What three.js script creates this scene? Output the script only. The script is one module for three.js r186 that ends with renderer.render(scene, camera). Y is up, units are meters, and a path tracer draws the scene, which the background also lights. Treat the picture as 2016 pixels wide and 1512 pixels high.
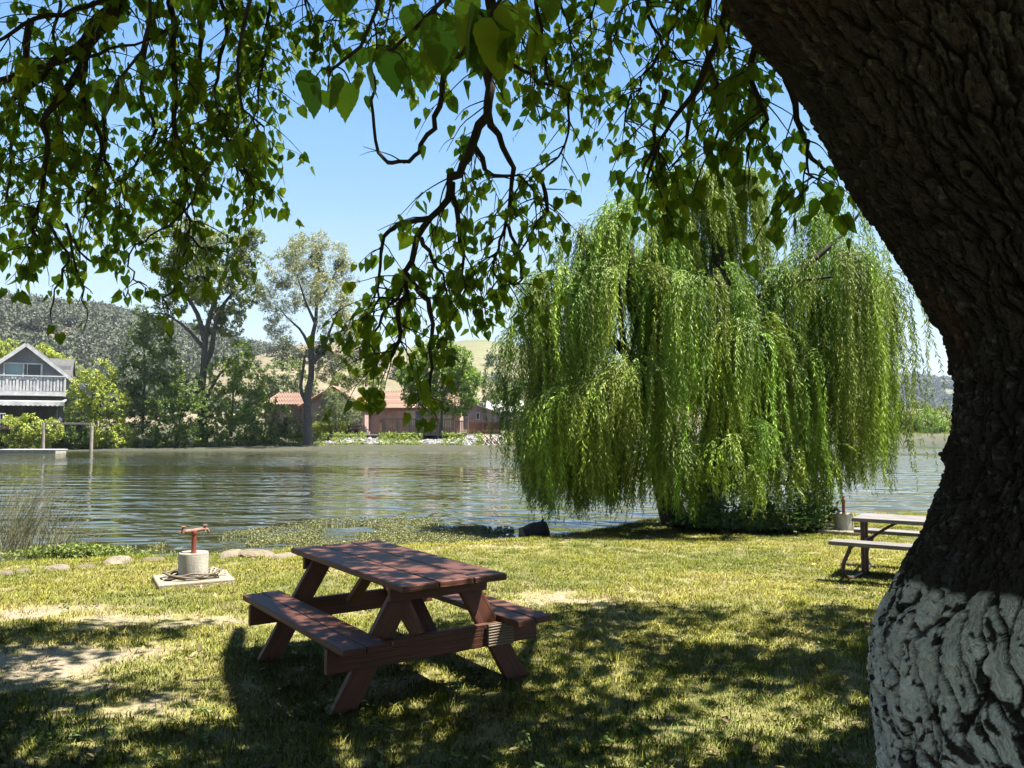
import * as THREE from 'three';
import { mergeGeometries } from 'three/addons/utils/BufferGeometryUtils.js';
import { RoundedBoxGeometry } from 'three/addons/geometries/RoundedBoxGeometry.js';

// ------------------------------------------------------------------ camera, sky, sun, exposure
const scene = new THREE.Scene();
const F = 1582, CX = 1008, CY = 756;                  // lens in pixels of the photograph
const EXPO = 4.4, EYE = 1.55, PITCH = Math.atan(92 / F);
const camera = new THREE.PerspectiveCamera(2 * Math.atan(CY / F) * 180 / Math.PI, 4 / 3, 0.05, 6000);
camera.position.set(0, EYE, 0);
camera.rotation.x = PITCH;
scene.add(camera);
const renderer = new THREE.WebGLRenderer({ antialias: true });
renderer.setSize(1024, 768);
renderer.toneMapping = THREE.LinearToneMapping;
renderer.toneMappingExposure = EXPO;
renderer.shadowMap.enabled = true;
renderer.shadowMap.type = THREE.PCFSoftShadowMap;

const SUN = new THREE.Vector3(0.42, 1, 0.05).normalize();
{
  const W = 512, H = 256, data = new Float32Array(W * H * 4);
  const stops = [[0, .95, 1.06, 1.12], [4, .86, 1.02, 1.12], [8, .70, .93, 1.10], [17, .39, .69, 1.08], [21, .32, .62, 1.06], [29, .19, .45, .96], [50, .10, .28, .72], [90, .07, .20, .56]];
  for (let r = 0; r < H; r++) {
    const el = ((r + .5) / H - .5) * 180, e = Math.max(0, el);
    let k = 0; while (k < stops.length - 2 && e > stops[k + 1][0]) k++;
    const a = stops[k], b = stops[k + 1], t = Math.min(1, (e - a[0]) / (b[0] - a[0]));
    const y = Math.sin(el * Math.PI / 180), cy = Math.cos(el * Math.PI / 180);
    for (let c = 0; c < W; c++) {
      const ph = ((c + .5) / W - .5) * 2 * Math.PI;
      const d = Math.cos(ph) * cy * SUN.x + y * SUN.y + Math.sin(ph) * cy * SUN.z;
      const glow = .10 * Math.pow(Math.max(0, d), 6) + .25 * Math.pow(Math.max(0, d), 60);
      const o = (r * W + c) * 4;
      for (let j = 0; j < 3; j++) data[o + j] = (a[j + 1] + (b[j + 1] - a[j + 1]) * t) / EXPO + glow * [1, .97, .9][j];
      data[o + 3] = 1;
    }
  }
  const sky = new THREE.DataTexture(data, W, H, THREE.RGBAFormat, THREE.FloatType);
  sky.mapping = THREE.EquirectangularReflectionMapping; sky.magFilter = THREE.LinearFilter; sky.needsUpdate = true;
  scene.background = sky; scene.environment = sky;
}
const sun = new THREE.DirectionalLight(new THREE.Color(1, .95, .86), 5);
sun.position.copy(SUN).multiplyScalar(60).add(new THREE.Vector3(0, 0, -12));
sun.target.position.set(0, 0, -12);
sun.castShadow = true;
sun.shadow.mapSize.set(4096, 4096);
Object.assign(sun.shadow.camera, { left: -22, right: 22, top: 22, bottom: -22, near: 1, far: 140 });
scene.add(sun, sun.target);
scene.fog = new THREE.FogExp2(new THREE.Color(.72, .84, 1.0), 0.0001);

// ------------------------------------------------------------------ helpers
const V = (x, y, z) => new THREE.Vector3(x, y, z);
let seed = 20240611;
function reseed(s) { seed = s | 0; }
function rnd() { seed = (seed + 0x6D2B79F5) | 0; let t = Math.imul(seed ^ (seed >>> 15), 1 | seed); t = (t + Math.imul(t ^ (t >>> 7), 61 | t)) ^ t; return ((t ^ (t >>> 14)) >>> 0) / 4294967296; }
const rr = (a, b) => a + (b - a) * rnd();
const gauss = () => (rnd() + rnd() + rnd() + rnd() - 2) * 1.0;
const clamp = THREE.MathUtils.clamp, lerp = THREE.MathUtils.lerp, sstep = (a, b, x) => { const t = clamp((x - a) / (b - a), 0, 1); return t * t * (3 - 2 * t); };
function hash(x, y, z) { let h = Math.imul(x | 0, 374761393) ^ Math.imul(y | 0, 668265263) ^ Math.imul(z | 0, 1274126177); h = Math.imul(h ^ (h >>> 13), 1274126177); return ((h ^ (h >>> 16)) >>> 0) / 4294967296; }
function vnoise(x, y, z = 0) {
  const xi = Math.floor(x), yi = Math.floor(y), zi = Math.floor(z); let fx = x - xi, fy = y - yi, fz = z - zi;
  fx = fx * fx * (3 - 2 * fx); fy = fy * fy * (3 - 2 * fy); fz = fz * fz * (3 - 2 * fz);
  const L = (k) => lerp(lerp(hash(xi, yi, zi + k), hash(xi + 1, yi, zi + k), fx), lerp(hash(xi, yi + 1, zi + k), hash(xi + 1, yi + 1, zi + k), fx), fy);
  return fz === 0 ? L(0) : lerp(L(0), L(1), fz);
}
function fbm(x, y, z = 0, o = 4) { let s = 0, a = .5, n = 0; for (let i = 0; i < o; i++) { s += a * vnoise(x + i * 17.3, y - i * 9.1, z ? z + i * 5.7 : 0); n += a; a *= .5; x *= 2; y *= 2; z *= 2; } return s / n; }
// a point of the place: the direction in which the photograph shows it, and its distance from the lens plane in metres
const cp = Math.cos(PITCH), sp = Math.sin(PITCH);
function at(px, py, d) { const X = (px - CX) / F, Y = -(py - CY) / F; return V(X * d, EYE + (Y * cp + sp) * d, (Y * sp - cp) * d); }
const SLOPE = 0.0145, WATER = -0.30;
function onPlane(px, py, h0, slope) { const r = at(px, py, 1); r.y -= EYE; const t = (h0 - EYE) / (r.y - slope * r.z); return V(r.x * t, EYE + r.y * t, r.z * t); }
const onLawn = (px, py) => onPlane(px, py, 0, SLOPE);            // lawn: y = SLOPE * z
const onWater = (px, py) => onPlane(px, py, WATER, 0);

const taken = new Map();
function numbered(n) { const k = taken.get(n) ?? 0; taken.set(n, k + 1); return k ? n + '_' + String(k).padStart(3, '0') : n; }
function shadow(o) { o.castShadow = true; o.receiveShadow = true; return o; }
function tag(o, label, category, group, kind) { if (label) o.userData.label = label; if (category) o.userData.category = category; if (group) o.userData.group = group; if (kind) o.userData.kind = kind; return o; }
function thing(name, label, category, pos, turn = 0, group) { const g = new THREE.Group(); g.name = numbered(name); if (pos) g.position.copy(pos); g.rotation.y = turn; scene.add(g); return tag(g, label, category, group); }
function part(name, geo, mat, parent, label) { const m = shadow(new THREE.Mesh(geo, mat)); m.name = name; parent.add(m); if (label) m.userData.label = label; return m; }
function structure(name, geo, mat, label, category) { const m = shadow(new THREE.Mesh(geo, mat)); m.name = numbered(name); scene.add(m); return tag(m, label, category, null, 'structure'); }
function copies(name, geo, mat, parent, mats, cols, kind = 'stuff') {
  const m = shadow(new THREE.InstancedMesh(geo, mat, mats.length)); m.name = name;
  for (let i = 0; i < mats.length; i++) { m.setMatrixAt(i, mats[i]); if (cols) m.setColorAt(i, cols[i]); }
  if (kind) m.userData.kind = kind;
  parent.add(m); return m;
}
function merge(list) { return mergeGeometries(list.map((g) => { const n = g.index ? g.toNonIndexed() : g; for (const k of Object.keys(n.attributes)) if (!['position', 'normal', 'uv'].includes(k)) n.deleteAttribute(k); return n; })); }
const C = (r, g, b) => new THREE.Color().setRGB(r, g, b);
function boxUV(g) {
  g.computeBoundingBox(); const s = g.boundingBox.getSize(V()), p = g.attributes.position, n = g.attributes.normal, uv = new Float32Array(p.count * 2), S = [s.x, s.y, s.z];
  const off = rnd() * 7, off2 = rnd() * 7;
  for (let i = 0; i < p.count; i++) {
    const N = [Math.abs(n.getX(i)), Math.abs(n.getY(i)), Math.abs(n.getZ(i))], P = [p.getX(i), p.getY(i), p.getZ(i)], k = N.indexOf(Math.max(...N));
    const o = [0, 1, 2].filter((j) => j !== k).sort((a, b) => S[b] - S[a]);
    uv[2 * i] = P[o[0]] + off; uv[2 * i + 1] = P[o[1]] + off2 + k * .37;
  }
  g.setAttribute('uv', new THREE.BufferAttribute(uv, 2)); return g;
}
function boxG(w, h, d, r = .004) { return boxUV(r ? new RoundedBoxGeometry(w, h, d, 1, Math.min(r, w / 2.1, h / 2.1, d / 2.1)) : new THREE.BoxGeometry(w, h, d)); }
function boxAt(w, h, d, x, y, z, r = 0) { return boxG(w, h, d, r).translate(x, y, z); }
// a board from a to b (its length), h thick in the plane's up direction, w wide across
function beamG(a, b, w, h, up = V(0, 1, 0), r = .004) {
  const L = a.distanceTo(b), g = boxG(L, h, w, r), x = b.clone().sub(a).normalize(), z = x.clone().cross(up).normalize(), y = z.clone().cross(x);
  return g.applyMatrix4(new THREE.Matrix4().makeBasis(x, y, z).setPosition(a.clone().add(b).multiplyScalar(.5)));
}
function taperTube(pts, r0, r1, seg = 12, rad = 7, wob = 0) {
  const c = new THREE.CatmullRomCurve3(pts), L = c.getLength(), fr = c.computeFrenetFrames(seg, false), P = [], U = [], I = [];
  for (let i = 0; i <= seg; i++) {
    const t = i / seg, q = c.getPointAt(t), r = lerp(r0, r1, Math.pow(t, .85));
    for (let j = 0; j <= rad; j++) {
      const a = j / rad * 2 * Math.PI, k = r * (1 + wob * (vnoise(q.x * 9 + Math.cos(a) * 1.3, q.y * 9 + q.z * 7, Math.sin(a) * 1.3 + 5.5) - .5));
      const v = q.clone().addScaledVector(fr.normals[i], Math.cos(a) * k).addScaledVector(fr.binormals[i], Math.sin(a) * k);
      P.push(v.x, v.y, v.z); U.push(t * L, j / rad * 6.28 * r0);
    }
  }
  for (let i = 0; i < seg; i++) for (let j = 0; j < rad; j++) { const a = i * (rad + 1) + j, b = a + rad + 1; I.push(a, a + 1, b, b, a + 1, b + 1); }
  const e0 = P.length / 3; P.push(pts[0].x, pts[0].y, pts[0].z); U.push(0, 0); const e1 = e0 + 1, l = pts[pts.length - 1]; P.push(l.x, l.y, l.z); U.push(L, 0);
  for (let j = 0; j < rad; j++) { I.push(e0, j + 1, j); const b = seg * (rad + 1); I.push(e1, b + j, b + j + 1); }
  const g = new THREE.BufferGeometry(); g.setAttribute('position', new THREE.Float32BufferAttribute(P, 3)); g.setAttribute('uv', new THREE.Float32BufferAttribute(U, 2)); g.setIndex(I); g.computeVertexNormals(); return g;
}
function grid(us, vs, f) { // f(u,v) -> {p, c, uv}
  const P = [], Cc = [], U = [], I = [], nu = us.length, nv = vs.length;
  for (let j = 0; j < nv; j++) for (let i = 0; i < nu; i++) { const o = f(us[i], vs[j]); P.push(...o.p); if (o.c) Cc.push(...o.c); U.push(...(o.uv ?? [o.p[0], -o.p[2]])); }
  for (let j = 0; j < nv - 1; j++) for (let i = 0; i < nu - 1; i++) { const a = j * nu + i; I.push(a, a + 1, a + nu, a + 1, a + nu + 1, a + nu); }
  const g = new THREE.BufferGeometry(); g.setAttribute('position', new THREE.Float32BufferAttribute(P, 3)); if (Cc.length) g.setAttribute('color', new THREE.Float32BufferAttribute(Cc, 3)); g.setAttribute('uv', new THREE.Float32BufferAttribute(U, 2)); g.setIndex(I); g.computeVertexNormals(); return g;
}
const range = (a, b, s) => { const o = [], n = Math.max(1, Math.round((b - a) / s)); for (let i = 0; i <= n; i++) o.push(a + (b - a) * i / n); return o; };
function interp(tab, x) { let k = 0; while (k < tab.length - 2 && x > tab[k + 1][0]) k++; const a = tab[k], b = tab[k + 1], t = clamp((x - a[0]) / (b[0] - a[0]), 0, 1); return a[1] + (b[1] - a[1]) * (t * t * (3 - 2 * t)); }
function lin(tab, x) { let k = 0; while (k < tab.length - 2 && x > tab[k + 1][0]) k++; const a = tab[k], b = tab[k + 1]; return a[1] + (b[1] - a[1]) * clamp((x - a[0]) / (b[0] - a[0]), 0, 1); }

// ------------------------------------------------------------------ textures (colour, grain and relief only)
function tex(n, m, f, srgb = false) {
  const d = new Float32Array(n * m * 4); for (let y = 0; y < m; y++) for (let x = 0; x < n; x++) { const c = f(x / n, y / m), o = (y * n + x) * 4; if (typeof c === 'number') d[o] = d[o + 1] = d[o + 2] = c; else { d[o] = c[0]; d[o + 1] = c[1]; d[o + 2] = c[2]; } d[o + 3] = 1; }
  const b = new Uint8Array(n * m * 4); for (let i = 0; i < b.length; i++) b[i] = clamp(Math.round(d[i] * 255), 0, 255);
  const t = new THREE.DataTexture(b, n, m, THREE.RGBAFormat); t.wrapS = t.wrapT = THREE.RepeatWrapping; t.magFilter = THREE.LinearFilter; t.minFilter = THREE.LinearMipmapLinearFilter; t.generateMipmaps = true; if (srgb) t.colorSpace = THREE.SRGBColorSpace; t.needsUpdate = true; return t;
}
function rep(t, u, v) { const c = t.clone(); c.repeat.set(1 / u, 1 / v); c.needsUpdate = true; return c; }
// noise that tiles with period n cells
function tnoise(x, y, n, m, k) { const xi = Math.floor(x), yi = Math.floor(y); let fx = x - xi, fy = y - yi; fx = fx * fx * (3 - 2 * fx); fy = fy * fy * (3 - 2 * fy); const h = (i, j) => hash(((i % n) + n) % n, ((j % m) + m) % m, k); return lerp(lerp(h(xi, yi), h(xi + 1, yi), fx), lerp(h(xi, yi + 1), h(xi + 1, yi + 1), fx), fy); }
function tfbm(u, v, n, m, k, o = 4) { let s = 0, a = .5, t = 0; for (let i = 0; i < o; i++) { s += a * tnoise(u * n, v * m, n, m, k + i); t += a; a *= .55; n *= 2; m *= 2; } return s / t; }
const T = {};
T.grain = tex(512, 512, (u, v) => { const w = tfbm(u, v, 2, 6, 3, 3) * .35; const g = tfbm(u, v + w * .12, 3, 60, 11, 3); const f = tfbm(u, v, 10, 128, 21, 2); return clamp(.35 + .55 * g + .3 * (f - .5), 0, 1); });
T.grainC = tex(512, 512, (u, v) => { const g = tfbm(u, v + tfbm(u, v, 2, 6, 3, 3) * .04, 3, 60, 11, 3), f = tfbm(u, v, 12, 128, 21, 2), s = tfbm(u, v, 5, 5, 31, 4); const k = clamp(.62 + .55 * (g - .5) + .3 * (f - .5) + .35 * (s - .5), .15, 1); return [k, k * .985, k * .97]; });
T.mottle = tex(512, 512, (u, v) => clamp(.75 + .5 * (tfbm(u, v, 4, 4, 41, 6) - .5) + .22 * (tfbm(u, v, 64, 64, 51, 2) - .5), 0, 1));
T.rough = tex(512, 512, (u, v) => tfbm(u, v, 24, 24, 61, 5));
T.soil = tex(1024, 1024, (u, v) => { const a = tfbm(u, v, 10, 10, 71, 6), b = tfbm(u, v, 160, 160, 81, 3), c = tfbm(u, v, 60, 60, 91, 2); const k = clamp(.72 + .5 * (a - .5) + .75 * (b - .5) + .3 * (c - .5), .1, 1); const l = hash(Math.floor(u * 256), Math.floor(v * 256), 5) > .93 ? .16 : 0; return [clamp(k + l, 0, 1), clamp(k * .97 + l * .95, 0, 1), clamp(k * .9 + l * .7, 0, 1)]; });
T.soilH = tex(1024, 1024, (u, v) => .5 * tfbm(u, v, 30, 30, 71, 5) + .5 * tfbm(u, v, 160, 160, 81, 3));
T.bark = tex(512, 512, (u, v) => { const r = 1 - Math.abs(2 * tfbm(u, v + .05 * tfbm(u, v, 4, 4, 9, 3), 6, 26, 101, 4) - 1); return clamp(.2 + .6 * r * r + .3 * (tfbm(u, v, 40, 90, 111, 3) - .3), 0, 1); });
function mat(o) { const m = new THREE.MeshPhysicalMaterial(o); return m; }
function stdMat(col, rough, o = {}) { return new THREE.MeshPhysicalMaterial({ color: col, roughness: rough, ...o }); }

// ------------------------------------------------------------------ the lawn and the near shore
const shoreTab = [[-400, 12], [-30, 11.5], [-10, 10.6], [-6.9, 10.85], [-5.75, 11.25], [-4.25, 11.85], [-2.84, 12.2], [-1.67, 12.7], [-.88, 12.9], [-.07, 13.3], [.9, 13.9], [1.6, 14.6], [2.5, 16.0], [3.1, 16.8], [4, 17.4], [8.3, 17.7], [12, 17.9], [30, 18], [400, 18]];
const shoreD = (x) => lin(shoreTab, x) + .22 * (fbm(x * 1.1, 3.3) - .5) + .10 * (vnoise(x * 4.3, 8.1) - .5);
// bare, dry ground as seen in the photograph: place, half sizes in metres
const bare = [[60, 1310, .9, .8, 1.0], [130, 1215, 1.0, .5, .75], [300, 1225, 1.3, .38, .8], [1080, 1180, 1.15, .75, .85], [1230, 1215, .8, .5, .45], [960, 1080, 1.4, .35, .5], [690, 1128, .5, .55, .55], [250, 1380, 1.0, .5, .45], [480, 1330, .8, .6, .35], [1600, 1235, .8, .5, .45], [1640, 1390, .7, .25, .4], [1240, 1470, .55, .22, .45], [760, 1340, .7, .5, .45], [1000, 1300, .6, .5, .3], [260, 1110, 1.2, .3, .35], [1010, 1420, .5, .2, .3]].map(([px, py, a, b, k]) => { const p = onLawn(px, py); return [p.x, p.z, a, b, k * (px < 400 ? .95 : .8)]; });
function dirt(x, z) {
  let m = 0; const wx = x + 1.0 * (fbm(x * .8, z * .8, 0, 3) - .5), wz = z + 1.0 * (fbm(x * .8 + 9, z * .8 + 4, 0, 3) - .5);
  for (const [bx, bz, a, b, k] of bare) { const q = ((wx - bx) / a) ** 2 + ((wz - bz) / b) ** 2; m = Math.max(m, k * (1 - sstep(.25, 1.35, Math.sqrt(q)))); }
  m += .75 * (fbm(x * 2.3 + 31, z * 2.3, 0, 4) - .56) + .55 * (fbm(x * 9 + 3, z * 9, 0, 3) - .5) * sstep(.08, .4, m);
  return clamp(m, 0, 1);
}
function lawnH(x, z) {
  const d = -z, s = shoreD(x) - d, plane = SLOPE * z + .05 * (fbm(x * .55 + 5, z * .55, 0, 3) - .5) * sstep(.5, 3, d) * (d > 0 ? 1 : 0) + .012 * (vnoise(x * 5, z * 5) - .5);
  const bank = WATER + .24 * s + .03 * (fbm(x * 3, z * 3, 0, 3) - .5);
  const k = .05, h = clamp(.5 + .5 * (bank - plane) / k, 0, 1); // smooth minimum
  return Math.max(-1.3, lerp(bank, plane, h) - k * h * (1 - h));
}
const groundMap = rep(T.soil, 1.7, 1.7), groundBump = rep(T.soilH, 1.7, 1.7);
const groundMat = mat({ vertexColors: true, roughness: .95, map: groundMap, bumpMap: groundBump, bumpScale: .012 });
{
  const xs = [-220, -120, -60, -30, -20, ...range(-14, 14, .11), 20, 30, 60, 120, 220], zs = [-40, -25, ...range(-20, -1, .11), 0, 1.5, 4, 8, 15, 30, 60, 120, 220].sort((a, b) => b - a);
  const green = [.1332, .1369, .0333], straw = [.2516, .2109, .0962], soil = [.2442, .1998, .1443], wet = [.111, .0814, .0481];
  structure('ground', grid(xs, zs, (x, z) => {
    const d = dirt(x, z), n = fbm(x * 1.3, z * 1.3, 0, 4), s = shoreD(x) + z;
    let c = green.map((g, i) => lerp(g, straw[i], clamp(.35 + 1.1 * (n - .5) + d * .6, 0, 1)));
    c = c.map((g, i) => lerp(g, soil[i], sstep(.3, .8, d + .3 * (fbm(x * 6, z * 6, 0, 3) - .5))));
    const w = 1 - sstep(-.05, .22, s + .1 * (fbm(x * 5, z * 5) - .5)); c = c.map((g, i) => lerp(g, wet[i], w));
    return { p: [x, lawnH(x, z), z], c, uv: [x, z] };
  }), groundMat, 'dappled lawn with bare dry patches sloping down to the lake', 'lawn');
}

// ------------------------------------------------------------------ the lake
const farTab = [[-600, 79], [-60, 80], [-47, 76], [-38, 78], [-20, 79], [0, 79], [10, 81], [24, 110], [45, 131], [70, 134], [110, 131], [200, 140], [600, 140]];
const farD = (x) => lin(farTab, x) + 1.2 * (fbm(x * .12, 5.5) - .5) + .5 * (vnoise(x * .9, 2.2) - .5);
{
  const N = 1024, TILE = 30, H = new Float32Array(N * N), waves = [];
  reseed(77);
  for (let i = 0; i < 46; i++) {
    const wl = .28 * Math.pow(9, Math.pow(rnd(), 1.1)), ang = gauss() * .75 + .12, k = TILE / wl;
    const kx = Math.round(Math.sin(ang) * k), kz = Math.round(Math.cos(ang) * k), amp = .0031 * Math.pow(wl, .85) * rr(.5, 1.3);
    waves.push([kx, kz, amp, rnd() * 6.283, wl]);
  }
  const S = new Float32Array(N), ix = new Int32Array(N); for (let i = 0; i < N; i++) S[i] = Math.sin(i / N * 2 * Math.PI);
  const mod = new Float32Array(N * N); for (let y = 0; y < N; y++) for (let x = 0; x < N; x++) mod[y * N + x] = sstep(.34, .64, tfbm(x / N, y / N, 2, 4, 200, 4));
  for (const [kx, kz, amp, ph, wl] of waves) {
    const p0 = Math.round(ph / 6.283 * N), small = wl < .8;
    for (let y = 0; y < N; y++) { let q = (p0 + kz * y) % N; if (q < 0) q += N; const st = ((kx % N) + N) % N; for (let x = 0, o = y * N; x < N; x++, o++) { const s = S[q]; H[o] += amp * s * (small ? .15 + 1.2 * mod[o] : .3 + .85 * mod[o]); q += st; if (q >= N) q -= N; } }
  }
  let lo = 1e9, hi = -1e9; for (const h of H) { lo = Math.min(lo, h); hi = Math.max(hi, h); }
  const D = new Float32Array(N * N * 4); for (let i = 0; i < N * N; i++) { D[4 * i] = D[4 * i + 1] = D[4 * i + 2] = (H[i] - lo) / (hi - lo); D[4 * i + 3] = 1; }
  const t = new THREE.DataTexture(D, N, N, THREE.RGBAFormat, THREE.FloatType); t.wrapS = t.wrapT = THREE.RepeatWrapping; t.magFilter = THREE.LinearFilter; t.repeat.set(1 / TILE, 1 / TILE); t.rotation = .11; t.needsUpdate = true;
  const water = mat({ color: C(.027, .028, .011), roughness: .03, ior: 1.5, bumpMap: t, bumpScale: (hi - lo) });
  structure('lake_water', grid([-500, -120, -40, -20, -10, 0, 10, 20, 40, 120, 500], range(-8, -320, 12).length > 1 ? [-8, -14, -20, -30, -45, -60, -80, -110, -150, -320] : [], (x, z) => ({ p: [x, WATER, z], uv: [x, z] })), water, 'rippled olive green lake reflecting the sky and the far trees', 'lake');
}

// ------------------------------------------------------------------ far bank and hills
const farMat = mat({ vertexColors: true, roughness: .97, map: rep(T.soil, 9, 9) });
function farH(x, z) { const s = -z - farD(x), b = sstep(-1.4, 2.2, s) * 2.35 - .75; return b + clamp(s - 5, 0, 200) * .012 + .25 * (fbm(x * .2, z * .2) - .5) * sstep(1, 6, s); }
structure('far_bank', grid(range(-130, 160, 1.4), [...range(-70, -95, .7), ...range(-97, -150, 2.2), ...range(-156, -330, 12)], (x, z) => {
  const n = fbm(x * .15, z * .15, 0, 4), g = [.055, .068, .022], t = [.105, .092, .05], s = -z - farD(x); let c = g.map((v, i) => lerp(v, t[i], clamp(.5 + 1.6 * (n - .5), 0, 1)));
  if (s < 2.2) c = [.024, .0264, .012].map((v) => v * (.7 + .6 * n));
  return { p: [x, farH(x, z), z], c, uv: [x, z] };
}), farMat, 'low grassy far bank of the lake', 'bank');

// a hill: crest given by pixels of the photograph at the distance d1, foot at d0
function hill(name, crest, d0, d1, x0, x1, step, colour, label, rough = 1) {
  const tab = crest.map(([px, py]) => { const p = at(px, py, d1); return [p.x, p.y]; }), nz = 26;
  const top = (x) => interp(tab, x), h = (x, d) => { const t = clamp((d - d0) / (d1 - d0), 0, 1.5), H = top(x * d1 / d * .35 + x * .65); const k = t < 1 ? Math.sin(t * Math.PI / 2) ** 1.25 : 1 - .5 * (t - 1); return H * k + rough * 9 * (fbm(x * .016, d * .016, 0, 4) - .5) * Math.sin(clamp(t, 0, 1) * Math.PI) ** .7; };
  const ds = []; for (let i = 0; i <= nz; i++) ds.push(d0 + (d1 - d0) * 1.45 * i / nz);
  structure(name, grid(range(x0, x1, step), ds, (x, d) => ({ p: [x, h(x, d), -d], c: colour(x, d, clamp((d - d0) / (d1 - d0), 0, 1)), uv: [x * .2, d * .2] })), farMat, label, 'hill');
  return h;
}
const golden = (x, d) => { const n = fbm(x * .02, d * .02, 0, 4); return [.1584, .126, .0756].map((v, i) => lerp([.0648, .0612, .036][i], v, clamp(.55 + 2.2 * (n - .5), 0, 1))); };
const hillA = hill('wooded_hill', [[-900, 640], [-300, 600], [0, 612], [60, 612], [130, 622], [200, 630], [260, 636], [330, 652], [420, 672], [520, 700], [640, 730], [760, 770], [900, 830], [1000, 846]], 150, 560, -520, 20, 7, golden, 'oak covered hill with golden clearings behind the grey house');
const hillB = hill('golden_hill', [[200, 846], [420, 800], [560, 720], [640, 694], [720, 690], [800, 712], [880, 740], [960, 762], [1040, 780], [1200, 800], [1500, 800]], 130, 420, -230, 140, 5, (x, d) => { const n = fbm(x * .03, d * .03, 0, 4); return [.1872, .1548, .0972].map((v, i) => lerp([.1152, .1044, .054][i], v, clamp(.5 + 2 * (n - .5), 0, 1))); }, 'dry golden hillside behind the pink house', .6);
const hillC = hill('green_hill', [[500, 800], [700, 730], [800, 700], [880, 686], [950, 681], [1010, 690], [1080, 706], [1200, 730], [1400, 770], [1700, 830]], 300, 800, -260, 340, 10, (x, d, t) => { const n = fbm(x * .008, d * .008, 0, 3); return [.108, .1224, .0446].map((v, i) => lerp(v, [.1944, .1656, .1008][i], clamp((n - .5) * 2.2 + (t < .62 ? .75 : .12), 0, 1))); }, 'smooth green and tan hill above the round tree', .5);
const hillD = hill('distant_hill', [[900, 800], [1300, 770], [1600, 757], [1700, 752], [1770, 752], [1800, 756], [1830, 758], [1870, 751], [2000, 748], [2300, 760], [2700, 790]], 900, 1900, -100, 2000, 26, (x, d) => { const n = fbm(x * .006, d * .006, 0, 5); return [.072, .0828, .0468].map((v, i) => lerp(v, [.18, .1584, .1008][i], clamp(3.2 * (n - .6), 0, 1))); }, 'distant blue wooded ridge beyond the open lake', 2.5);

// ------------------------------------------------------------------ foliage pieces shared by the far trees
function leafCluster(n, r, len, wid, s) {
  reseed(s); const P = [], Nn = [];
  for (let i = 0; i < n; i++) {
    const c = V(gauss(), gauss(), gauss()).multiplyScalar(r * .62), q = new THREE.Quaternion().setFromEuler(new THREE.Euler(rr(0, 6.3), rr(0, 6.3), rr(0, 6.3))), l = len * rr(.7, 1.25), w = wid * rr(.7, 1.25);
    const a = [V(0, -l / 2, 0), V(w / 2, 0, l * .07), V(0, l / 2, 0), V(-w / 2, 0, l * .07)].map((v) => v.applyQuaternion(q).add(c));
    const nn = a[1].clone().sub(a[0]).cross(a[2].clone().sub(a[0])).normalize().lerp(c.clone().normalize(), .35).normalize();
    for (const k of [0, 1, 2, 0, 2, 3]) { P.push(a[k].x, a[k].y, a[k].z); Nn.push(nn.x, nn.y, nn.z); }
  }
  const g = new THREE.BufferGeometry(); g.setAttribute('position', new THREE.Float32BufferAttribute(P, 3)); g.setAttribute('normal', new THREE.Float32BufferAttribute(Nn, 3)); g.setAttribute('uv', new THREE.Float32BufferAttribute(new Float32Array(P.length / 3 * 2), 2)); return g;
}
const cluster = [leafCluster(14, .5, .34, .2, 5), leafCluster(12, .5, .4, .13, 6), leafCluster(22, .5, .24, .16, 7)];
const leafMat = stdMat(C(1, 1, 1), .8, { transmission: .38, thickness: 0, specularIntensity: .4 });
const barkMat = stdMat(C(.12, .1013, .0863), .95, { map: rep(T.bark, 1.5, 1.5), bumpMap: rep(T.bark, 1.5, 1.5), bumpScale: .05 });
const darkBark = stdMat(C(.0525, .042, .035), .95, { map: rep(T.bark, .8, .8), bumpMap: rep(T.bark, .8, .8), bumpScale: .02 });
function scatter(lobes, n, size, col, o = {}) {
  const ms = [], cs = [], W = lobes.map((l) => l[3] * l[3] * (l[4] ?? 1)), tot = W.reduce((a, b) => a + b, 0), m = new THREE.Matrix4(), q = new THREE.Quaternion(), e = new THREE.Euler();
  let guard = 0;
  while (ms.length < n && guard++ < n * 8) {
    let k = 0, t = rnd() * tot; while (t > W[k] && k < W.length - 1) t -= W[k++];
    const [x, y, z, r, sy = 1] = lobes[k], u = rr(-1, 1), a = rr(0, 6.2832), s = Math.sqrt(1 - u * u), R = r * (o.solid ? Math.cbrt(rnd()) : .55 + .45 * Math.sqrt(rnd())) * rr(.86, 1.1);
    const p = V(x + s * Math.cos(a) * R, y + u * R * sy, z + s * Math.sin(a) * R);
    if (p.y < (o.floor ?? -9)) continue;
    if (vnoise(p.x * (o.f ?? 1.1) + 40, p.y * (o.f ?? 1.1), p.z * (o.f ?? 1.1) + 9.5) < (o.gap ?? .36)) continue;
    q.setFromEuler(e.set(rr(0, 6.3), rr(0, 6.3), rr(0, 6.3))); const g = size * rr(.65, 1.35);
    ms.push(m.clone().compose(p, q, V(g, g, g))); const c = col[Math.floor(rnd() * col.length)], v = rr(.72, 1.28); cs.push(C(c[0] * v, c[1] * v, c[2] * v * rr(.85, 1.15)));
  }
  return [ms, cs];
}
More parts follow.
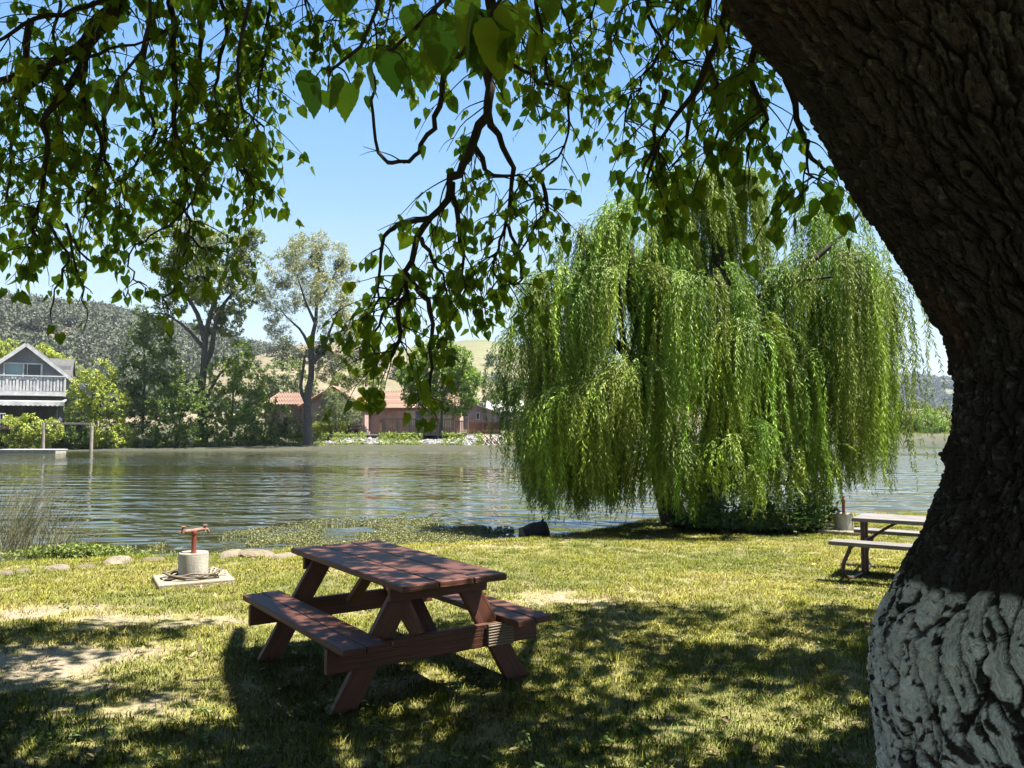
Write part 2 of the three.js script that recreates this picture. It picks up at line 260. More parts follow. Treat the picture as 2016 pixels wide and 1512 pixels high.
// a tree or bush of the far bank. All in metres from its foot.
function farTree(name, label, category, foot, limbs, lobes, n, size, col, group, o = {}) {
  const t = thing(name, label, category, foot, 0, group);
  if (limbs.length) { part('trunk', taperTube(limbs[0][0], limbs[0][1], limbs[0][2], 10, 8, .3), o.bark ?? barkMat, t); for (const l of limbs.slice(1)) part('limb', taperTube(l[0], l[1], l[2], 7, 6, .2), o.bark ?? barkMat, t); }
  const [ms, cs] = scatter(lobes, n, size, col, o);
  copies(o.part ?? 'crown', cluster[o.kind ?? 0], leafMat, t, ms, cs); return t;
}
// lobes given as pixels round a foot pixel at distance d: [px, py, radius px, depth offset m, vertical stretch]
function lobesAt(foot, d, list) { return list.map(([px, py, r, dz = 0, sy = 1]) => { const p = at(px, py, d).sub(foot); return [p.x, p.y, p.z + dz, r / F * d, sy]; }); }
function ptsAt(foot, d, list) { return list.map(([px, py, dz = 0]) => { const p = at(px, py, d).sub(foot); p.z += dz; return p; }); }
function footAt(px, d) { const p = at(px, 850, d); p.y = farH(p.x, p.z) - .1; return p; }
const G = Object.fromEntries(Object.entries({ olive: [[.13, .15, .05], [.16, .17, .065], [.10, .125, .04]], pale: [[.22, .215, .12], [.26, .25, .16], [.17, .175, .085]], yellow: [[.21, .23, .05], [.17, .2, .045], [.25, .26, .07]], dark: [[.05, .075, .025], [.07, .095, .035], [.04, .06, .022]], mid: [[.10, .145, .035], [.13, .17, .04], [.085, .12, .03]], bright: [[.12, .18, .04], [.16, .215, .055], [.10, .15, .035]], grey: [[.12, .14, .09], [.15, .165, .115], [.095, .115, .075]] }).map(([k, l]) => [k, l.map(([r, g, b]) => [r * (k === 'dark' ? 1.9 : k === 'pale' ? 1.5 : k === 'bright' ? 1.75 : 1.4), g * (k === 'dark' ? 2.05 : k === 'pale' ? 1.5 : k === 'bright' ? 1.9 : 1.5), b * (k === 'pale' ? 1.3 : .8)])]));

// ------------------------------------------------------------------ trees and bushes of the far bank
const mistleMat = stdMat(C(.05, .07, .025), .75, { transmission: .2, thickness: 0 });
reseed(901);
{
  let d = 80, f = footAt(400, d);
  farTree('cottonwood_tree', 'tall forked cottonwood with airy grey green crown above the bushes', 'tree', f,
    [[ptsAt(f, d, [[400, 890], [398, 820], [396, 770], [402, 720], [405, 660], [420, 600], [442, 540], [450, 490]]), .55, .1],
    [ptsAt(f, d, [[402, 720], [416, 690], [428, 620], [470, 560], [495, 510]]), .32, .05], [ptsAt(f, d, [[404, 670], [385, 610], [350, 560], [330, 500]]), .32, .05], [ptsAt(f, d, [[405, 690], [360, 640], [310, 615], [275, 625]]), .22, .04], [ptsAt(f, d, [[425, 600], [400, 540], [390, 480]]), .2, .04], [ptsAt(f, d, [[400, 800], [430, 740], [470, 700]]), .22, .05]],
    lobesAt(f, d, [[330, 500, 48, 0], [385, 480, 45, 1], [440, 490, 42, -1], [490, 510, 36, 0], [360, 550, 50, -1], [420, 560, 42, 1.5], [480, 570, 38, 0], [335, 600, 34, 0, .8], [400, 620, 38, -1], [450, 630, 34, 0], [300, 470, 26], [300, 640, 28, 0, .7], [500, 470, 22]]), 4400, .56, [...G.olive, ...G.grey], 'tall cottonwoods on the far bank', { gap: .38, f: .75 });
  d = 79; f = footAt(607, d);
  const t = farTree('cottonwood_tree', 'tall bare stemmed cottonwood with pale thin crown and dark mistletoe balls', 'tree', f,
    [[ptsAt(f, d, [[607, 890], [607, 840], [604, 790], [614, 730], [612, 680], [622, 630], [624, 570], [628, 520]]), .52, .08],
    [ptsAt(f, d, [[606, 800], [592, 765], [596, 735], [600, 700]]), .24, .1], [ptsAt(f, d, [[614, 715], [635, 690], [650, 650], [672, 600]]), .26, .05], [ptsAt(f, d, [[613, 690], [592, 650], [565, 625], [545, 600]]), .2, .04], [ptsAt(f, d, [[622, 640], [600, 590], [585, 540]]), .18, .04], [ptsAt(f, d, [[624, 600], [650, 560], [668, 520]]), .16, .03]],
    lobesAt(f, d, [[560, 530, 40], [600, 510, 36, 1], [650, 510, 38, -1], [690, 540, 28], [550, 590, 40], [600, 570, 36, -1.5], [650, 580, 42, 1], [695, 600, 32], [560, 650, 34, .5], [660, 640, 36], [700, 660, 30, 0, .9], [590, 480, 22], [630, 475, 20], [540, 640, 22], [580, 690, 24], [670, 690, 30], [640, 730, 22]]), 4000, .48, [...G.pale, ...G.pale, ...G.olive], 'tall cottonwoods on the far bank', { gap: .39, f: .8, kind: 1 });
  for (const [px, py, r] of [[622, 512, 17], [668, 522, 12], [632, 545, 13], [632, 690, 11]]) {
    const p = lobesAt(f, d, [[px, py, r]]), [ms, cs] = scatter(p, 90, .42, G.dark, { gap: .1 });
    part('mistletoe', merge(ms.map((q) => cluster[2].clone().applyMatrix4(q))), mistleMat, t);
  }
  // bushes and small trees at the water, left to right
  const bush = (name, label, px, d, lobes, n, col, size = .5, o = {}) => { const f = footAt(px, d), l = lobesAt(f, d, lobes), top = l.reduce((a, b) => a[1] > b[1] ? a : b); return farTree(name, label, name.includes('tree') ? 'tree' : 'bush', f, [[[V(0, -.2, 0), V(.1, top[1] * .4, 0), V(top[0] * .6, top[1], top[2] * .6)], .16, .04]], l, n, size, col, 'bushes and small trees along the far bank', o); };
  bush('shore_bush', 'yellow green bush below the grey house at the lake edge', 45, 74, [[20, 845, 26], [60, 838, 26], [100, 845, 22], [40, 868, 22], [85, 868, 18]], 900, G.yellow);
  bush('shore_bush', 'low dark bush between the posts of the wooden frame', 150, 76, [[140, 850, 26], [160, 868, 20], [120, 868, 18]], 500, G.dark);
  bush('willow_bush', 'rounded yellow green willow bush right of the grey house', 195, 77, [[195, 740, 34], [170, 770, 34], [215, 790, 40], [160, 815, 32], [205, 840, 40], [235, 860, 28], [180, 868, 25]], 1900, G.yellow);
  bush('small_tree', 'dark leafy tree with thin top left of the tall cottonwood', 280, 82, [[278, 615, 16], [300, 640, 22], [270, 655, 22], [310, 680, 34], [270, 700, 34], [330, 720, 36], [260, 745, 34], [300, 770, 46], [345, 780, 36], [270, 810, 40]], 2300, [...G.dark, ...G.mid, ...G.grey]);
  bush('shore_bush', 'dense green bush at the foot of the forked cottonwood', 350, 78, [[330, 800, 40], [370, 770, 40], [390, 820, 40], [330, 850, 36], [375, 860, 30], [290, 860, 28]], 1700, [...G.mid, ...G.dark]);
  bush('shore_bush', 'tall green bush right of the forked cottonwood', 455, 80, [[470, 700, 30], [440, 740, 38], [485, 750, 40], [460, 800, 44], [505, 800, 36], [430, 830, 36], [480, 850, 36], [525, 790, 20]], 2200, [...G.mid, ...G.bright, ...G.olive]);
  bush('shore_bush', 'low dark bush at the waterline left of the bare stemmed cottonwood', 520, 79, [[500, 860, 24], [530, 850, 22], [540, 872, 18], [470, 872, 16], [440, 872, 16]], 700, [...G.dark, ...G.olive]);
  bush('shore_bush', 'dark reddish shrub in front of the terracotta roof wing', 562, 80, [[555, 820, 22], [575, 845, 24], [545, 855, 22], [580, 868, 20]], 700, [...G.dark, [.11, .05, .035]], .4);
  bush('garden_tree', 'small grey green garden tree before the pink gable', 660, 83, [[655, 790, 22], [680, 785, 22], [640, 815, 20], [690, 815, 22], [665, 815, 26], [650, 775, 12]], 1100, G.grey, .38, { kind: 1 });
  bush('garden_tree', 'large round green tree beside the wooden deck', 868, 84, [[870, 700, 36], [900, 715, 34], [840, 705, 34], [915, 750, 34], [825, 745, 38], [870, 745, 42], [900, 785, 36], [850, 785, 36], [815, 780, 26], [925, 780, 22], [800, 740, 22], [930, 745, 18]], 4200, [...G.bright, ...G.mid], .5);
  bush('shore_bush', 'dark bush on the bank behind the hanging willow', 1010, 86, [[985, 790, 26], [1015, 775, 26], [1040, 800, 28], [1000, 830, 20], [1060, 830, 26], [1100, 800, 40]], 900, [...G.dark, ...G.grey]);
  // behind the houses
  bush('backyard_tree', 'bright yellow green tree behind the grey house, left of its gable', 12, 96, [[-15, 700, 30], [15, 690, 24], [-5, 740, 36]], 600, G.yellow);
  bush('backyard_tree', 'bright tree top behind the right slope of the grey roof', 95, 96, [[85, 695, 18], [105, 712, 22], [135, 725, 20]], 500, G.yellow);
  bush('backyard_tree', 'hazy dark oak behind the terracotta roofs', 560, 120, [[545, 735, 26], [575, 728, 26], [530, 765, 24], [600, 760, 26], [560, 775, 30]], 800, [...G.dark, ...G.grey], .7);
  bush('backyard_tree', 'pale olive oak above the pink gable', 690, 118, [[690, 735, 22], [715, 740, 20], [670, 755, 22], [740, 755, 18]], 560, G.olive, .7);
  bush('backyard_tree', 'grey green oak behind the pale roof of the lavender house', 985, 125, [[965, 765, 20], [990, 755, 22], [1015, 765, 22], [975, 785, 22], [1005, 790, 24], [1040, 770, 26]], 800, G.grey, .7);
  // right-hand shore
  const belt = [[1745, 842, 26, 'olive'], [1775, 838, 28, 'mid'], [1800, 828, 34, 'olive'], [1830, 840, 30, 'bright'], [1858, 835, 30, 'olive'], [1890, 842, 28, 'mid'], [1925, 836, 32, 'mid']];
  const words = ['half hidden behind the willow edge', 'seen through the right willow strands', 'tallest in the gap beside the trunk', 'bright and rounded in the gap beside the trunk', 'against the left edge of the big trunk', 'behind the big trunk', 'farthest right behind the big trunk'];
  belt.forEach(([px, py, r, k], i) => bush('shore_tree', 'low leafy tree across the open lake, ' + words[i], px, 137 + (i % 3) * 2, [[px, py - 8, r], [px - r * .7, py + 12, r * .7], [px + r * .7, py + 10, r * .7], [px, py + 22, r * .6]], 900, G[k], .6));
}
// hillside oaks: a wood that reads as one mass
{
  reseed(555);
  const ms = [], cs = [], m = new THREE.Matrix4(), e = new THREE.Euler(), q = new THREE.Quaternion();
  const put = (h, x, d, s, col) => { q.setFromEuler(e.set(rr(-.3, .3), rr(0, 6.3), rr(-.3, .3))); ms.push(m.clone().compose(V(x, h(x, d) + s * .34, -d), q, V(s * rr(.9, 1.3), s * rr(.75, 1.15), s * rr(.9, 1.3)))); const v = rr(.7, 1.25); cs.push(C(col[0] * v, col[1] * v, col[2] * v)); };
  for (let i = 0; i < 17000; i++) { const d = rr(170, 575), x = rr(-.72, -.1) * d; if (fbm(x * .016, d * .016, 0, 3) > .735 + (d > 480 ? -.09 : 0)) continue; put(hillA, x, d, rr(4, 9), rnd() < .5 ? [.058, .072, .042] : [.078, .088, .054]); }
  for (let i = 0; i < 420; i++) { const d = rr(140, 430), x = rr(-.33, .1) * d; if (fbm(x * .02 + 9, d * .02, 0, 3) < .56 && d > 190) continue; put(hillB, x, d, rr(3, 7), [.068, .08, .048]); }
  for (let i = 0; i < 200; i++) { const d = rr(320, 620), x = rr(-.12, .25) * d; if (d > 440 && rnd() < .93) continue; put(hillC, x, d, rr(6, 11), [.065, .08, .052]); }
  for (let i = 0; i < 26; i++) { const d = rr(785, 805), x = rr(-.09, .02) * d; put(hillC, x, d, rr(2.5, 5), [.065, .08, .052]); }
  for (let i = 0; i < 7000; i++) { const d = rr(950, 1930), x = rr(.36, .75) * d; if (fbm(x * .006, d * .006, 0, 4) > .6) continue; put(hillD, x, d, rr(9, 19), [.048, .062, .04]); }
  const g = leafCluster(170, .5, .15, .11, 15), o = copies('hillside_woods', g, leafMat, scene, ms, cs); tag(o, 'grey green oaks and scrub covering the hills beyond the lake', 'woods');
  // houses among the ridge trees
  const wallM = stdMat(C(.44, .41, .37), .9), roofM = stdMat(C(.30, .24, .2), .9);
  for (const [px, d, w, l] of [[20, 545, 18, 'pale house on the hilltop above the grey gable'], [222, 548, 10, 'small pale house among the ridge trees right of the hanging twigs']]) {
    const p = at(px, 640, d), t = thing('hilltop_house', l, 'house', V(p.x, hillA(p.x, -p.z) - .5, p.z));
    part('wall', boxAt(w, 4.6, 8, 0, 2.3, 0), wallM, t);
    const s = new THREE.Shape([new THREE.Vector2(-w / 2 - .6, 0), new THREE.Vector2(w / 2 + .6, 0), new THREE.Vector2(w / 2 - 2, 2.2), new THREE.Vector2(-w / 2 + 2, 2.2)]);
    part('roof', new THREE.ExtrudeGeometry(s, { depth: 9, bevelEnabled: false }).translate(0, 4.6, -4.5), roofM, t);
    for (let i = 0; i < 3; i++) part('window', boxAt(1.6, 1.5, .1, (i - 1) * w * .28, 2.6, 4.04), stdMat(C(.05, .06, .07), .2), t);
  }
}

// ------------------------------------------------------------------ the grey gabled house
const woodPaint = (c, r = .6) => stdMat(c, r, { map: rep(T.mottle, 1.3, 1.3), bumpMap: rep(T.grain, .8, .8), bumpScale: .002 });
const M = {
  greySiding: stdMat(C(.222, .2368, .2479), .8, { map: rep(T.mottle, 2.5, 2.5) }), white: stdMat(C(.5476, .5476, .5476), .55, { map: rep(T.mottle, 1.7, 1.7) }), shingle: stdMat(C(.0962, .0962, .1036), .95, { map: rep(T.soil, 2, 2), bumpMap: rep(T.rough, 1, 1), bumpScale: .02 }),
  glass: stdMat(C(.0222, .0296, .037), .04, { ior: 1.5 }), dark: stdMat(C(.037, .0311, .0296), .9), pink: stdMat(C(.4588, .3108, .2738), .9, { map: rep(T.mottle, 3, 3), bumpMap: rep(T.rough, .6, .6), bumpScale: .006 }), lavender: stdMat(C(.3404, .2664, .3034), .9, { map: rep(T.mottle, 3, 3) }),
  deck: stdMat(C(.3108, .222, .148), .8, { map: rep(T.grainC, 1.2, 1.2) }), fence: stdMat(C(.2516, .0888, .037), .8, { map: rep(T.grainC, 1.2, 1.2) }), tile: [stdMat(C(.29, .175, .125), .85, { map: rep(T.mottle, 1, 1) }), stdMat(C(.33, .21, .155), .85, { map: rep(T.mottle, 1, 1) }), stdMat(C(.25, .14, .10), .85, { map: rep(T.mottle, 1, 1) })],
  paleRoof: stdMat(C(.4884, .4736, .4588), .7, { map: rep(T.mottle, 2, 2) }), curtain: stdMat(C(.407, .4144, .3922), .9), concrete: stdMat(C(.407, .37, .3108), .92, { map: rep(T.mottle, .7, .7), bumpMap: rep(T.rough, .25, .25), bumpScale: .006 }),
};
{
  const d = 78, k = d / F, foot = V((50 - CX) * k, 1.2, -d), Y = (py) => EYE + (848 - py) * k - foot.y, X = (px) => (px - 50) * k * .88;
  const h = thing('grey_house', 'grey gabled house with white balcony and awning above the lake', 'house', foot, .42);
  const eave = Y(765), apex = Y(676), hw = 5.0, depth = 9;
  const s = new THREE.Shape([new THREE.Vector2(-hw, 0), new THREE.Vector2(hw, 0), new THREE.Vector2(hw, eave + .3), new THREE.Vector2(0, apex - .2), new THREE.Vector2(-hw, eave + .3)]);
  const hole = (x0, x1, y0, y1) => s.holes.push(new THREE.Path([new THREE.Vector2(x0, y0), new THREE.Vector2(x0, y1), new THREE.Vector2(x1, y1), new THREE.Vector2(x1, y0)]));
  hole(X(9), X(79), Y(744), Y(717)); hole(X(-40), X(116), Y(838), Y(797));
  part('wall', new THREE.ExtrudeGeometry(s, { depth: .25, bevelEnabled: false }), M.greySiding, h);
  for (let x = -4.8; x < 4.9; x += .4) { const top = lerp(apex - .5, eave, Math.abs(x) / hw); const y0 = x > X(2) && x < X(84) ? Y(712) : Y(745); if (top - y0 > .4) part('siding_batten', boxAt(.05, top - y0, .03, x, (top + y0) / 2, .266), M.greySiding, h); }
  part('wall', boxAt(.2, eave, depth - .3, hw - .12, eave / 2, -depth / 2), M.greySiding, h); part('wall', boxAt(.2, eave, depth - .3, -hw + .12, eave / 2, -depth / 2), M.greySiding, h); part('wall', boxAt(2 * hw - .5, eave, .2, 0, eave / 2, -depth + .2), M.greySiding, h);
  part('floor', boxAt(2 * hw - .5, .25, depth - .6, 0, Y(790), -depth / 2), M.greySiding, h); part('back_partition', boxAt(2 * hw - .6, apex - 3.2, .15, 0, (apex - 3.2) / 2, -3), M.greySiding, h);
  for (const sx of [-1, 1]) {
    const a = V(sx * 5.75, eave - .42, 0), b = V(0, apex, 0);
    part('roof', beamG(a.clone().setZ(-depth / 2 + .35), b.clone().setZ(-depth / 2 + .35), depth + .9, .16, V(0, 1, 0), 0), M.shingle, h);
    part('fascia', beamG(a.clone().add(V(0, -.16, .92)), b.clone().add(V(0, -.16, .92)), .08, .34, V(0, 1, 0), 0), M.white, h);
  }
  part('dormer_roof', beamG(V(X(111), Y(738), -1.2), V(X(111), Y(699), -3.6), 2.3, .14, V(0, 1, 0), 0), M.shingle, h); part('dormer_roof', beamG(V(X(111), Y(738), -6.0), V(X(111), Y(699), -3.6), 2.3, .14, V(0, 1, 0), 0), M.shingle, h); part('dormer_wall', boxAt(1.9, Y(715) - Y(765), 3.2, X(111), (Y(715) + Y(765)) / 2, -3.6), M.greySiding, h);
  // sliding window
  const w = part('window', merge([boxAt(X(81) - X(7), .14, .16, X(44), Y(716), .3), boxAt(X(81) - X(7), .14, .16, X(44), Y(745), .3), boxAt(.16, 1.4, .16, X(8), Y(730), .3), boxAt(.16, 1.4, .16, X(80), Y(730), .3), boxAt(.08, 1.3, .1, X(44), Y(730), .24), boxAt(.06, 1.3, .1, X(52), Y(730), .24)]), M.white, h);
  part('pane', boxAt(X(43) - X(10), 1.25, .03, X(26.5), Y(730), .12), stdMat(C(.16, .25, .27), .06), w, 'curtained left pane'); part('pane', boxAt(X(78) - X(46), 1.25, .03, X(62), Y(730), .17), M.glass, w, 'dark open right pane');
  // balcony
  const bx0 = X(-60), bx1 = X(130), bz = 1.75;
  const bal = part('balcony', merge([boxAt(bx1 - bx0, .42, bz, (bx0 + bx1) / 2, Y(776), .3 + bz / 2)]), M.white, h);
  part('top_rail', merge([boxAt(bx1 - bx0 + .1, .12, .16, (bx0 + bx1) / 2, Y(742), .3 + bz), boxAt(.14, .12, bz, bx1, Y(742), .3 + bz / 2)]), M.white, bal);
  for (let x = bx0 + .1, i = 0; x < bx1; x += .28, i++) part('baluster', boxAt(i % 3 ? .15 : .2, Y(744) - Y(771), i % 3 ? .05 : .1, x, (Y(744) + Y(771)) / 2, .26 + bz), M.white, bal);
  for (let z = .5; z < bz; z += .28) part('baluster', boxAt(.05, Y(744) - Y(771), .15, bx1 - .02, (Y(744) + Y(771)) / 2, .3 + z), M.white, bal);
  // awning with scalloped edge
  { const P = new THREE.Shape(); P.moveTo(X(-70), 0); P.lineTo(X(132), 0); let x = X(132); const y0 = -.32; P.lineTo(x, y0); while (x > X(-70)) { P.quadraticCurveTo(x - .2, y0 - .2, x - .4, y0); x -= .4; } P.lineTo(x, 0);
    const aw = part('awning', beamG(V(X(31), Y(786), .32), V(X(31), Y(792), 2.6), X(132) - X(-70), .05, V(0, 1, 0), 0), M.white, h); part('valance', new THREE.ExtrudeGeometry(P, { depth: .04, bevelEnabled: false }).translate(0, Y(792), 2.58), M.white, aw); }
  for (const px of [-25, 4, 116]) part('porch_post', boxAt(.22, Y(798) - Y(840), .22, X(px), (Y(798) + Y(840)) / 2, 1.6), M.greySiding, h);
  const dk = part('lower_deck', boxAt(X(40) - X(-70), .3, 3.2, X(-15), Y(842), 2), M.deck, h);
  part('top_rail', boxAt(X(24) - X(-70), .09, .12, X(-23), Y(816), 3.5), M.white, dk); for (let x = X(-70); x < X(24); x += .26) part('baluster', boxAt(.07, Y(817) - Y(839), .07, x, (Y(817) + Y(839)) / 2, 3.5), M.white, dk);
}
// wooden frame standing in the water, and the white dock
{
  const f = onWater(132, 890), k = -f.z / F, post = stdMat(C(.33, .285, .235), .9, { map: rep(T.grainC, 1, 1), bumpMap: rep(T.grain, 1, 1), bumpScale: .01 });
  const t = thing('mooring_frame', 'weathered wooden post frame standing in the lake by the dock', 'frame', V(f.x, WATER, f.z));
  for (const px of [85, 179]) part('post', taperTube([V((px - 132) * k, -1, 0), V((px - 132) * k, 1, 0), V((px - 131.6) * k, 57 * k, 0)], .15, .135, 6, 10, .15), post, t);
  part('crossbeam', beamG(V((82 - 132) * k, 56.5 * k, 0), V((183 - 132) * k, 55.5 * k, 0), .2, .16), post, t);
  const p = onWater(40, 893), dk = thing('floating_dock', 'white floating dock at the left edge by the wooden frame', 'dock', V(p.x, WATER, p.z - 2.2)), kk = -p.z / F;
  part('float', boxAt(120 * kk, .3, 1.6, -10 * kk, .08, 0, .03), M.concrete, dk); for (let i = 0; i < 17; i++) part('plank', boxAt(7 * kk, .07, 1.9, (-67 + 7.15 * i) * kk, .27, 0, .01), M.white, dk);
}

// ------------------------------------------------------------------ pink house, deck, fence, lavender house, stone bank
{
  const d = 88, k = d / F, base = 1.35, Y = (py) => EYE + (848 - py) * k - base, X = (px) => (px - 720) * k;
  const h = thing('pink_house', 'low pink stucco house with terracotta tile roofs behind a wooden deck', 'house', V((720 - CX) * k, base, -d));
  const gableWall = (x0, x1, peak, yE, z, holes = []) => { const s = new THREE.Shape([new THREE.Vector2(x0, -1), new THREE.Vector2(x1, -1), new THREE.Vector2(x1, yE), new THREE.Vector2((x0 + x1) / 2, peak), new THREE.Vector2(x0, yE)]); return new THREE.ExtrudeGeometry(s, { depth: .3, bevelEnabled: false }).translate(0, 0, z); };
  // main block, with openings for the glass doors
  const s = new THREE.Shape([new THREE.Vector2(X(705), -1), new THREE.Vector2(X(905), -1), new THREE.Vector2(X(905), Y(803)), new THREE.Vector2(X(705), Y(803))]);
  for (const [a, b, c, e] of [[798, 836, 838, 808], [862, 892, 842, 808]]) s.holes.push(new THREE.Path([new THREE.Vector2(X(a), Y(c)), new THREE.Vector2(X(a), Y(e)), new THREE.Vector2(X(b), Y(e)), new THREE.Vector2(X(b), Y(c))]));
  part('wall', new THREE.ExtrudeGeometry(s, { depth: .3, bevelEnabled: false }).translate(0, 0, -.3), M.pink, h);
  part('wall', boxAt(.3, Y(803) + 1, 7, X(905) - .17, (Y(803) - 1) / 2, -3.85), M.pink, h); part('wall', boxAt(X(905) - X(705) - .4, Y(803) + 1, .3, X(804), (Y(803) - 1) / 2, -7.2), M.pink, h);
  const door = (a, b, c, e, left, right) => { const f = part('glass_door', merge([boxAt(.1, Y(e) - Y(c), .12, X(a) + .05, (Y(c) + Y(e)) / 2, -.18), boxAt(.1, Y(e) - Y(c), .12, X(b) - .05, (Y(c) + Y(e)) / 2, -.18), boxAt(X(b) - X(a) - .2, .1, .12, X((a + b) / 2), Y(e) - .05, -.18), boxAt(.08, Y(e) - Y(c), .1, X((a + b) / 2), (Y(c) + Y(e)) / 2, -.2)]), M.white, h); const w = (X(b) - X(a)) / 2 - .1; part('pane', boxAt(w, Y(e) - Y(c) - .1, .03, X(a) + .08 + w / 2, (Y(c) + Y(e)) / 2 - .03, -.2), left, f); part('pane', boxAt(w, Y(e) - Y(c) - .1, .03, X(b) - .08 - w / 2, (Y(c) + Y(e)) / 2 - .03, -.23), right, f); };
  door(798, 836, 838, 808, M.curtain, M.glass); door(862, 892, 842, 808, M.curtain, M.curtain);
  // projecting gable wing and the left wing
  part('gable_wall', gableWall(X(608), X(728), Y(767), Y(799), 2.6), M.pink, h, 'gable wall facing the lake'); part('wall', boxAt(.3, Y(799) + 1, 9, X(728) - .16, (Y(799) - 1) / 2, -1.95), M.pink, h); part('wall', boxAt(.3, Y(799) + 1, 9, X(608) + .16, (Y(799) - 1) / 2, -1.95), M.pink, h);
  part('wall', boxAt(X(607) - X(530), Y(797) + 1, 6, X(568.5), (Y(797) - 1) / 2, -1.5), M.pink, h);
  // tiled roofs: each course of barrel tiles laid as its own row
  const roofSlope = (e0, e1, r0, r1, name = 'roof') => { // eave line e0-e1, ridge line r0-r1
    const u = e1.clone().sub(e0), n = 9, base = new THREE.BufferGeometry(), A = [e0, e1, r1, r0], lift = V(0, .08, 0); const P = []; for (const i of [0, 1, 2, 0, 2, 3]) P.push(A[i].x, A[i].y, A[i].z); base.setAttribute('position', new THREE.Float32BufferAttribute(P, 3)); base.setAttribute('uv', new THREE.Float32BufferAttribute([0, 0, 4, 0, 4, 2, 0, 0, 4, 2, 0, 2], 2)); base.computeVertexNormals();
    const r = part(name, base, M.tile[2], h);
    for (let i = 0; i < n; i++) { const a0 = e0.clone().lerp(r0, i / n), a1 = e1.clone().lerp(r1, i / n), b0 = e0.clone().lerp(r0, (i + 1.08) / n), b1 = e1.clone().lerp(r1, (i + 1.08) / n), L = a0.distanceTo(a1), m = Math.max(4, Math.round(L / .3)), Q = [], I = [], UU = [];
      for (let j = 0; j <= m * 2; j++) { const t = j / (m * 2), y = (j % 2 ? .12 : .03); const p = a0.clone().lerp(a1, t), q = b0.clone().lerp(b1, t); Q.push(p.x, p.y + y + .05, p.z, q.x, q.y + y - .02, q.z); UU.push(t * L, 0, t * L, .4); if (j) { const o = 2 * j - 2; I.push(o, o + 2, o + 1, o + 1, o + 2, o + 3); } }
      const g = new THREE.BufferGeometry(); g.setAttribute('position', new THREE.Float32BufferAttribute(Q, 3)); g.setAttribute('uv', new THREE.Float32BufferAttribute(UU, 2)); g.setIndex(I); g.computeVertexNormals(); part('tile_course', g, M.tile[i % 3], r); }
  };
  roofSlope(V(X(712), Y(805), .7), V(X(922), Y(805), .7), V(X(700), Y(769), -3.6), V(X(900), Y(769), -3.6)); roofSlope(V(X(922), Y(805), -7.8), V(X(700), Y(805), -7.8), V(X(900), Y(769), -3.6), V(X(700), Y(769), -3.6));
  const px = X(668), py = Y(764); roofSlope(V(X(734), Y(803), 3.4), V(X(734), Y(803), -6), V(px, py, 3.4), V(px, py, -6)); roofSlope(V(X(602), Y(803), -6), V(X(602), Y(803), 3.4), V(px, py, -6), V(px, py, 3.4));
  roofSlope(V(X(524), Y(799), 2.2), V(X(606), Y(799), 2.2), V(X(540), Y(773), -1.5), V(X(606), Y(773), -1.5)); roofSlope(V(X(606), Y(799), -5), V(X(524), Y(799), -5), V(X(606), Y(773), -1.5), V(X(540), Y(773), -1.5));
  part('fascia', beamG(V(X(734), Y(805), 3.36), V(px, Y(766), 3.36), .08, .2, V(0, 1, 0), 0), M.fence, h); part('fascia', beamG(V(X(602), Y(805), 3.36), V(px, Y(766), 3.36), .08, .2, V(0, 1, 0), 0), M.fence, h);
  part('fascia', boxAt(X(922) - X(735), .18, .07, X(828.5), Y(807), .66), M.fence, h);
  // the deck
  const dd = 84.5, q = dd / F, DX = (x) => (x - 825) * q, DY = (y) => EYE + (848 - y) * q - .9, dk = thing('wooden_deck', 'weathered wooden deck with baluster railing in front of the pink house', 'deck', V((825 - CX) * q, .9, -dd));
  part('platform', boxAt(DX(920) - DX(738), .3, 3.4, DX(829), DY(855), -1.7), M.deck, dk); part('skirt', boxAt(DX(892) - DX(757), .25, .08, DX(824.5), DY(853), .05), M.deck, dk);
  const panels = [[757, 783], [783, 807], [807, 831], [831, 862], [862, 892]];
  for (const x of [757, 783, 807, 831, 862, 892, 920]) part('post', boxAt(.2, DY(824) - DY(856), .2, DX(x), (DY(824) + DY(856)) / 2, x > 900 ? -.9 : -.04), M.deck, dk);
  part('top_rail', boxAt(DX(894) - DX(755), .1, .2, DX(824.5), DY(825), -.04), M.deck, dk); part('top_rail', boxAt(DX(922) - DX(894), .1, .18, DX(908), DY(829), -.9), M.deck, dk); part('top_rail', beamG(V(DX(755), DY(825), -.1), V(DX(738), DY(826), -3.2), .18, .1, V(0, 1, 0), 0), M.deck, dk);
  for (const [a, b] of panels) { const n = Math.round((DX(b) - DX(a)) / .18); for (let i = 1; i < n; i++) part('baluster', boxAt(.07, DY(826) - DY(849), .06, lerp(DX(a), DX(b), i / n), (DY(826) + DY(849)) / 2, -.04), M.deck, dk); }
  for (let i = 0; i < 9; i++) { part('baluster', boxAt(.08, DY(829) - DY(851), .06, lerp(DX(896), DX(919), i / 8), (DY(829) + DY(851)) / 2, -.9), M.deck, dk); part('baluster', boxAt(.07, DY(826) - DY(849), .06, lerp(DX(755), DX(738), (i + .5) / 9), (DY(826) + DY(849)) / 2, -.1 - 3.1 * (i + .5) / 9), M.deck, dk); }
  for (const x of [760, 807, 862, 890]) part('support_post', boxAt(.18, 2.2, .18, DX(x), DY(856) - 1.1, -.2), M.deck, dk);
  // brown fence with boards
  const fd = 87, fk = fd / F, fe = thing('board_fence', 'red brown board fence between the deck and the lavender house', 'fence', V((948 - CX) * fk, .9, -fd));
  for (let i = 0; i < 25; i++) part('board', boxAt(.13, (855 - 832) * fk * (1 + .01 * (i % 2)), .04, (920 - 948 + i * 2.6) * fk, EYE + (848 - 843) * fk - .9, 0), M.fence, fe); for (const y of [836, 851]) part('rail', boxAt(66 * fk, .1, .06, 4 * fk, EYE + (848 - y) * fk - .9, -.06), M.fence, fe);
